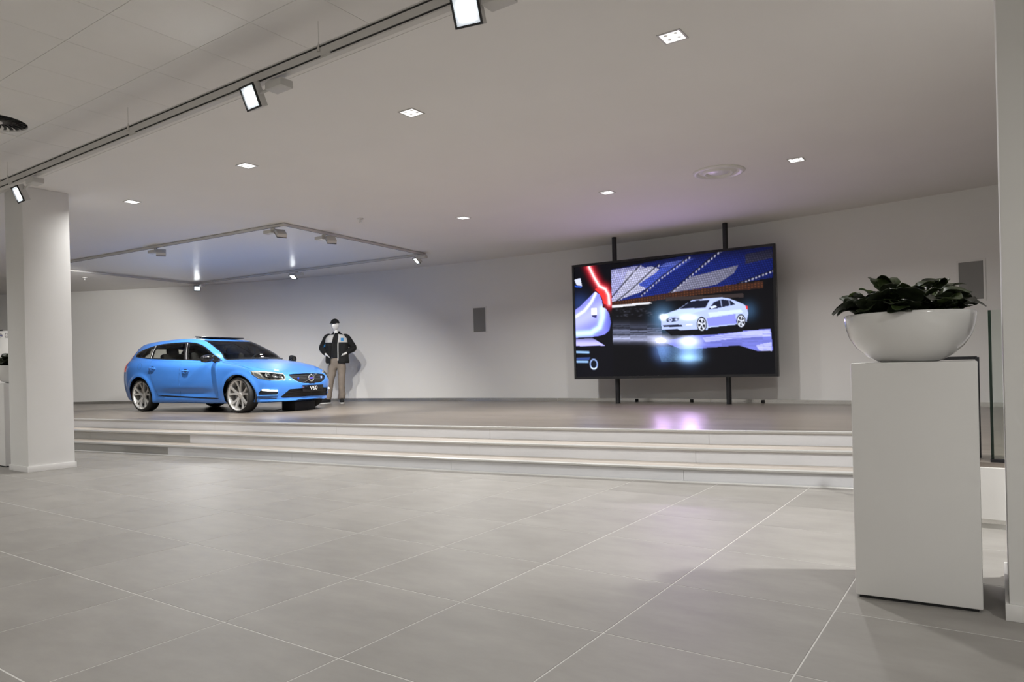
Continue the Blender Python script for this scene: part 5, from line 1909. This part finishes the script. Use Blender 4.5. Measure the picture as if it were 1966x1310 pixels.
def build_mannequin():
    M['mq_skin'] = plain('mannequin_white', (0.72, 0.71, 0.69), 0.28, coat=0.3)
    M['mq_black'] = plain('black_cloth', (0.0035, 0.0035, 0.004), 0.85, bump=0.3, bscale=120)
    M['mq_grey'] = plain('light_grey_cloth', (0.50, 0.49, 0.47), 0.8, bump=0.3, bscale=120)
    M['mq_white'] = plain('white_cloth', (0.70, 0.69, 0.66), 0.8)
    M['mq_blue'] = plain('blue_cloth', (0.03, 0.21, 0.48), 0.8)
    M['mq_taupe'] = plain('taupe_cloth', (0.215, 0.178, 0.145), 0.85, var=0.08, scale=12, bump=0.4, bscale=60)
    r = empty('mannequin', (-8.205, 9.33, STAGE_Z), YAW)
    tag(r, 'white faceless mannequin in black cap, dark jacket and taupe trousers beside the car', 'mannequin')
    # local axes: x = its left (picture right), -y = towards the hall, z up
    hipL, hipR = (-0.085, 0.0, 0.90), (0.095, 0.0, 0.90)
    kneL, anL, toL = (-0.155, -0.03, 0.50), (-0.225, 0.0, 0.09), (-0.325, -0.14, 0.035)
    kneR, anR, toR = (0.085, -0.02, 0.50), (0.072, 0.02, 0.09), (0.115, -0.15, 0.035)
    shL, shR = (-0.195, 0.0, 1.455), (0.195, 0.01, 1.445)
    elL, wrL = (-0.355, 0.08, 1.225), (-0.222, -0.085, 1.065)
    elR, wrR = (0.345, 0.09, 1.205), (0.205, -0.085, 1.085)
    # continuous white body, hands with five fingers each
    V = [(0, 0, 0.97), (0, 0, 1.12), (0, 0, 1.30), (0, 0.0, 1.44), (-0.01, 0.0, 1.535), (-0.02, -0.015, 1.625),
         shL, elL, wrL, shR, elR, wrR, hipL, kneL, anL, toL, hipR, kneR, anR, toR]
    E = [(0, 1), (1, 2), (2, 3), (3, 4), (4, 5), (3, 6), (6, 7), (7, 8), (3, 9), (9, 10), (10, 11), (0, 12), (12, 13), (13, 14), (14, 15), (0, 16), (16, 17), (17, 18), (18, 19)]
    RD = [(0.14, 0.10), (0.12, 0.09), (0.14, 0.095), (0.10, 0.07), 0.052, 0.050, 0.055, 0.040, 0.028, 0.055, 0.040, 0.028, 0.085, 0.055, 0.038, 0.030, 0.085, 0.055, 0.038, 0.030]
    for wi, sx in ((8, 1), (11, -1)):
        w = Vector(V[wi])
        palm = w + Vector((sx * 0.040, -0.035, -0.028))
        V.append(tuple(palm)); pi = len(V) - 1; RD.append((0.028, 0.020)); E.append((wi, pi))
        for k in range(4):
            b = palm + Vector((sx * 0.022, -0.012 + k * 0.013, -0.010 - k * 0.004))
            m = b + Vector((sx * 0.022, 0.004 * k - 0.004, -0.018))
            t = m + Vector((-sx * 0.004, 0.012, -0.020 - 0.003 * (k % 2)))
            n0 = len(V)
            V += [tuple(b), tuple(m), tuple(t)]; RD += [0.009, 0.0085, 0.0075]
            E += [(pi, n0), (n0, n0 + 1), (n0 + 1, n0 + 2)]
        n0 = len(V)
        V += [tuple(palm + Vector((sx * 0.004, -0.026, 0.014))), tuple(palm + Vector((sx * 0.030, -0.034, 0.006)))]
        RD += [0.0095, 0.008]; E += [(pi, n0), (n0, n0 + 1)]
    body = skin_figure(V, E, RD, 2)
    bo = link('body', body, M['mq_skin'], r)
    # head: egg with brow, nose, chin and ears, turned to the picture's left
    bm = bmesh.new()
    bmesh.ops.create_uvsphere(bm, u_segments=40, v_segments=28, radius=1.0)
    for v in bm.verts:
        c = v.co.copy()
        x, y, z = c.x * 0.078, c.y * 0.098, c.z * 0.118
        if z < 0: x *= 1 - 0.28 * (-c.z) ** 1.5; y *= 1 - 0.10 * (-c.z)
        if c.y < 0:
            y -= 0.024 * math.exp(-(c.x / 0.16) ** 2 - ((c.z + 0.12) / 0.22) ** 2)       # nose
            y += 0.007 * (math.exp(-((abs(c.x) - 0.38) / 0.18) ** 2 - ((c.z - 0.10) / 0.12) ** 2))   # eye hollows
            y -= 0.005 * math.exp(-(c.x / 0.30) ** 2 - ((c.z + 0.52) / 0.07) ** 2)       # lips
            y -= 0.006 * math.exp(-(c.x / 0.28) ** 2 - ((c.z + 0.86) / 0.14) ** 2)       # chin
        if abs(c.x) > 0.9: x += math.copysign(0.012, c.x) * math.exp(-((c.y - 0.1) / 0.16) ** 2 - (c.z / 0.22) ** 2)
        v.co = (x, y, z)
    hd = from_bm('head', bm, M['mq_skin'], r, 180)
    hd.location = (-0.028, -0.025, 1.700); hd.rotation_euler = (R(4), 0, R(-22))
    # cap with visor
    bm = bmesh.new()
    bmesh.ops.create_uvsphere(bm, u_segments=36, v_segments=20, radius=1.0)
    bmesh.ops.delete(bm, geom=[v for v in bm.verts if v.co.z < -0.04], context='VERTS')
    for v in bm.verts: v.co = Vector((v.co.x * 0.090, v.co.y * 0.108, v.co.z * 0.098))
    cp = from_bm('cap', bm, M['mq_black'], r, 180)
    cp.location = (-0.028, -0.020, 1.748); cp.rotation_euler = (R(2), 0, R(-22))
    bm = bmesh.new()
    rows = []
    for i in range(5):
        t = i / 4
        rows.append([bm.verts.new((0.086 * math.sin(a) * (1 - 0.10 * t), -0.098 * math.cos(a) - 0.070 * t * math.cos(a), 0.004 - 0.012 * t - 0.006 * abs(math.sin(a)))) for a in np.linspace(-1.15, 1.15, 15)])
    for p, q in zip(rows, rows[1:]):
        for k in range(14): bm.faces.new((p[k], p[k + 1], q[k + 1], q[k]))
    g = bmesh.ops.solidify(bm, geom=bm.faces[:], thickness=0.004)
    from_bm('visor', bm, M['mq_black'], cp, 60)
    # jacket: lofted body and sleeves
    RG = [(0.875, .243, .150), (0.90, .250, .156), (1.0, .245, .156), (1.1, .240, .156), (1.2, .243, .160), (1.3, .248, .160), (1.36, .248, .156), (1.42, .238, .146), (1.455, .215, .132), (1.49, .165, .115), (1.515, .115, .095), (1.54, .082, .080)]
    gz = np.array([g[0] for g in RG])
    zz = np.unique(np.concatenate([np.arange(0.875, 1.54, 0.0115), [1.325, 1.54]]))
    rx_ = smooth_interp(zz, [(g[0], g[1]) for g in RG]); ry_ = smooth_interp(zz, [(g[0], g[2]) for g in RG])
    ns = 168
    th = np.arange(ns) / ns * 2 * math.pi
    vs, fs = [], []
    for z, a_, b_ in zip(zz, rx_, ry_):
        wob = 1 + 0.012 * np.sin(5 * th + 9 * z) + 0.010 * np.sin(11 * th - 23 * z)
        x = a_ * np.sign(np.cos(th)) * np.abs(np.cos(th)) ** (2 / 2.5) * wob
        y = b_ * np.sign(np.sin(th)) * np.abs(np.sin(th)) ** (2 / 2.5) * wob
        vs += [(p, q + 0.003, z) for p, q in zip(x, y)]
    for i in range(len(zz) - 1):
        for k in range(ns):
            k2 = (k + 1) % ns
            fs.append((i * ns + k, i * ns + k2, (i + 1) * ns + k2, (i + 1) * ns + k))
    jk = bpy.data.meshes.new('jacket'); jk.from_pydata(vs, [], fs); jk.update()

    def open_front(z):            # edges of the open front at height z
        xl = np.interp(z, [0.80, 1.00, 1.30, 1.50, 1.56], [-0.115, -0.115, -0.080, -0.035, -0.030])
        xr = np.interp(z, [0.80, 0.95, 1.30, 1.43, 1.56], [0.045, 0.048, 0.055, 0.075, 0.060])
        return xl, xr

    # move the columns next to the opening onto its edges
    for v in jk.vertices:
        if v.co.y < -0.02:
            for e in open_front(v.co.z):
                if abs(v.co.x - e) < 0.0055: v.co.x = e
    jk.update()

    def jl(c, n):
        xl, xr = open_front(c.z)
        if c.y < 0.0 and xl < c.x < xr: return 'shirt' if c.z > 1.0 else 'gone'
        if c.z > 1.325 and c.z < 1.50 and c.y < 0.08: return 'yoke'
        return 'jacket'

    split_faces(jk, jl, {'shirt': ('polo_shirt', M['mq_black'], -0.012), 'gone': None, 'yoke': ('jacket_yoke', M['mq_grey'], 0.002), 'jacket': ('jacket', M['mq_black'], 0.0)}, r)
    for nm, P_ in (('right', [(-0.150, 0.005, 1.435, .088), (-0.205, 0.012, 1.425, .088), (-0.270, 0.040, 1.335, .080), (-0.345, 0.080, 1.225, .070), (-0.300, 0.005, 1.150, .062), (-0.232, -0.068, 1.085, .048)]),
                   ('left', [(0.150, 0.010, 1.425, .088), (0.205, 0.018, 1.415, .088), (0.268, 0.045, 1.325, .080), (0.336, 0.090, 1.205, .070), (0.285, 0.005, 1.150, .062), (0.216, -0.068, 1.102, .048)])):
        P_ = np.array(P_)
        tt = np.linspace(0, len(P_) - 1, 46)
        Q_ = np.stack([smooth_interp(tt, list(zip(range(len(P_)), P_[:, k]))) for k in range(4)], 1)
        bm = bmesh.new(); bm_tube(bm, [Vector(q[:3]) for q in Q_], [float(q[3]) for q in Q_], 32)
        bmesh.ops.recalc_face_normals(bm, faces=bm.faces)
        sm_ = bpy.data.meshes.new('sleeve'); bm.to_mesh(sm_); bm.free()
        split_faces(sm_, (lambda c, n: 'blue' if c.x < -0.2 and 1.235 < c.z < 1.345 and n.x > 0.15 and n.y < 0.3 else 'sleeve'), {'blue': ('sleeve_patch', M['mq_blue'], 0.0015), 'sleeve': ('sleeve', M['mq_black'], 0.0)}, r)
    # collar, zip edge, chest patch
    bm = bmesh.new()
    rows = [[], []]
    for k, a in enumerate(np.linspace(-2.5, 2.5, 25)):
        rr = 0.070
        p = Vector((rr * math.sin(a) - 0.005, 0.005 + rr * math.cos(a), 1.515))
        rows[0].append(bm.verts.new(p)); rows[1].append(bm.verts.new(p * 1 + Vector((0.012 * math.sin(a), 0.012 * math.cos(a), 0.055))))
    for k in range(24): bm.faces.new((rows[0][k], rows[0][k + 1], rows[1][k + 1], rows[1][k]))
    bmesh.ops.solidify(bm, geom=bm.faces[:], thickness=0.006)
    from_bm('collar', bm, M['mq_black'], r, 60)

    vv = np.array([v.co for v in jk.vertices])

    def front_y(x, z):
        d = (vv[:, 0] - x) ** 2 + (vv[:, 2] - z) ** 2 + (vv[:, 1] > 0) * 9
        return vv[np.argmin(d), 1]

    pts = [(open_front(z)[1] + 0.004, front_y(open_front(z)[1], z) - 0.004, z) for z in np.linspace(0.93, 1.50, 14)]
    tube('zip_edge', pts, 0.0105, M['mq_white'], r, 8)
    zs = 1.385
    box('chest_patch', (0.148, front_y(0.148, zs) - 0.002, zs), (0.060, 0.008, 0.072), M['mq_blue'], r, Matrix.Rotation(R(16), 3, 'Z') @ Matrix.Rotation(R(-6), 3, 'X'))
    # trousers
    V = [(0.005, 0, 1.045), (0.0, 0, 0.92), (-0.092, 0, 0.83), (-0.125, -0.015, 0.66), (-0.155, -0.03, 0.49), (-0.192, -0.012, 0.28), (-0.222, 0.0, 0.13), (-0.228, -0.004, 0.075),
         (0.092, 0, 0.82), (0.090, -0.012, 0.66), (0.085, -0.02, 0.49), (0.078, 0.0, 0.28), (0.072, 0.015, 0.13), (0.072, 0.01, 0.075)]
    E = [(0, 1), (1, 2), (2, 3), (3, 4), (4, 5), (5, 6), (6, 7), (1, 8), (8, 9), (9, 10), (10, 11), (11, 12), (12, 13)]
    RD = [(0.165, 0.125), (0.172, 0.132), (0.100, 0.112), 0.092, 0.080, 0.076, 0.080, 0.072, (0.100, 0.112), 0.090, 0.078, 0.074, 0.082, 0.070]
    tr = skin_figure(V, E, RD, 2)
    tr.materials.append(M['mq_taupe'])
    to = link('trousers', tr, None, r)
    tex = bpy.data.textures.new('cloth_folds', 'CLOUDS'); tex.noise_scale = 0.09
    dm = to.modifiers.new('folds', 'DISPLACE'); dm.texture = tex; dm.strength = 0.028; dm.mid_level = 0.5
    # shoes
    for a, t in ((anL, toL), (anR, toR)):
        d = Vector((t[0] - a[0], t[1] - a[1], 0)).normalized()
        ang = math.atan2(d.y, d.x)
        c = Vector((a[0], a[1], 0)) + d * 0.075
        bm = bmesh.new()
        bmesh.ops.create_uvsphere(bm, u_segments=24, v_segments=14, radius=1.0)
        for v in bm.verts:
            p = Vector((v.co.x * 0.150, v.co.y * 0.052, v.co.z * 0.055))
            if p.x < 0: p.z *= 1.25
            p.z = max(p.z, -0.030)
            v.co = rotz(ang) @ p + c + Vector((0, 0, 0.052))
        sh_ = from_bm('shoe', bm, M['mq_black'], r, 60)
        bm = bmesh.new()
        out = [Vector((0.154 * math.cos(k), 0.056 * math.sin(k), 0)) for k in np.linspace(0, 2 * math.pi, 25)[:-1]]
        lo = [bm.verts.new(rotz(ang) @ p + c + Vector((0, 0, 0.002))) for p in out]; hi = [bm.verts.new(rotz(ang) @ p + c + Vector((0, 0, 0.026))) for p in out]
        bm.faces.new(lo); bm.faces.new(hi)
        for k in range(24): bm.faces.new((lo[k], lo[(k + 1) % 24], hi[(k + 1) % 24], hi[k]))
        from_bm('sole', bm, M['mq_white'], sh_, 40)
        for k in (0.02, 0.05):
            q = c + d * k
            nrm_ = Vector((-d.y, d.x, 0))
            tube('stripe', [q + nrm_ * 0.045 + Vector((0, 0, 0.055)), q + Vector((0, 0, 0.106 - k * 0.3)), q - nrm_ * 0.045 + Vector((0, 0, 0.055))], 0.006, M['mq_white'], sh_, 6)
    return r


build_mannequin()
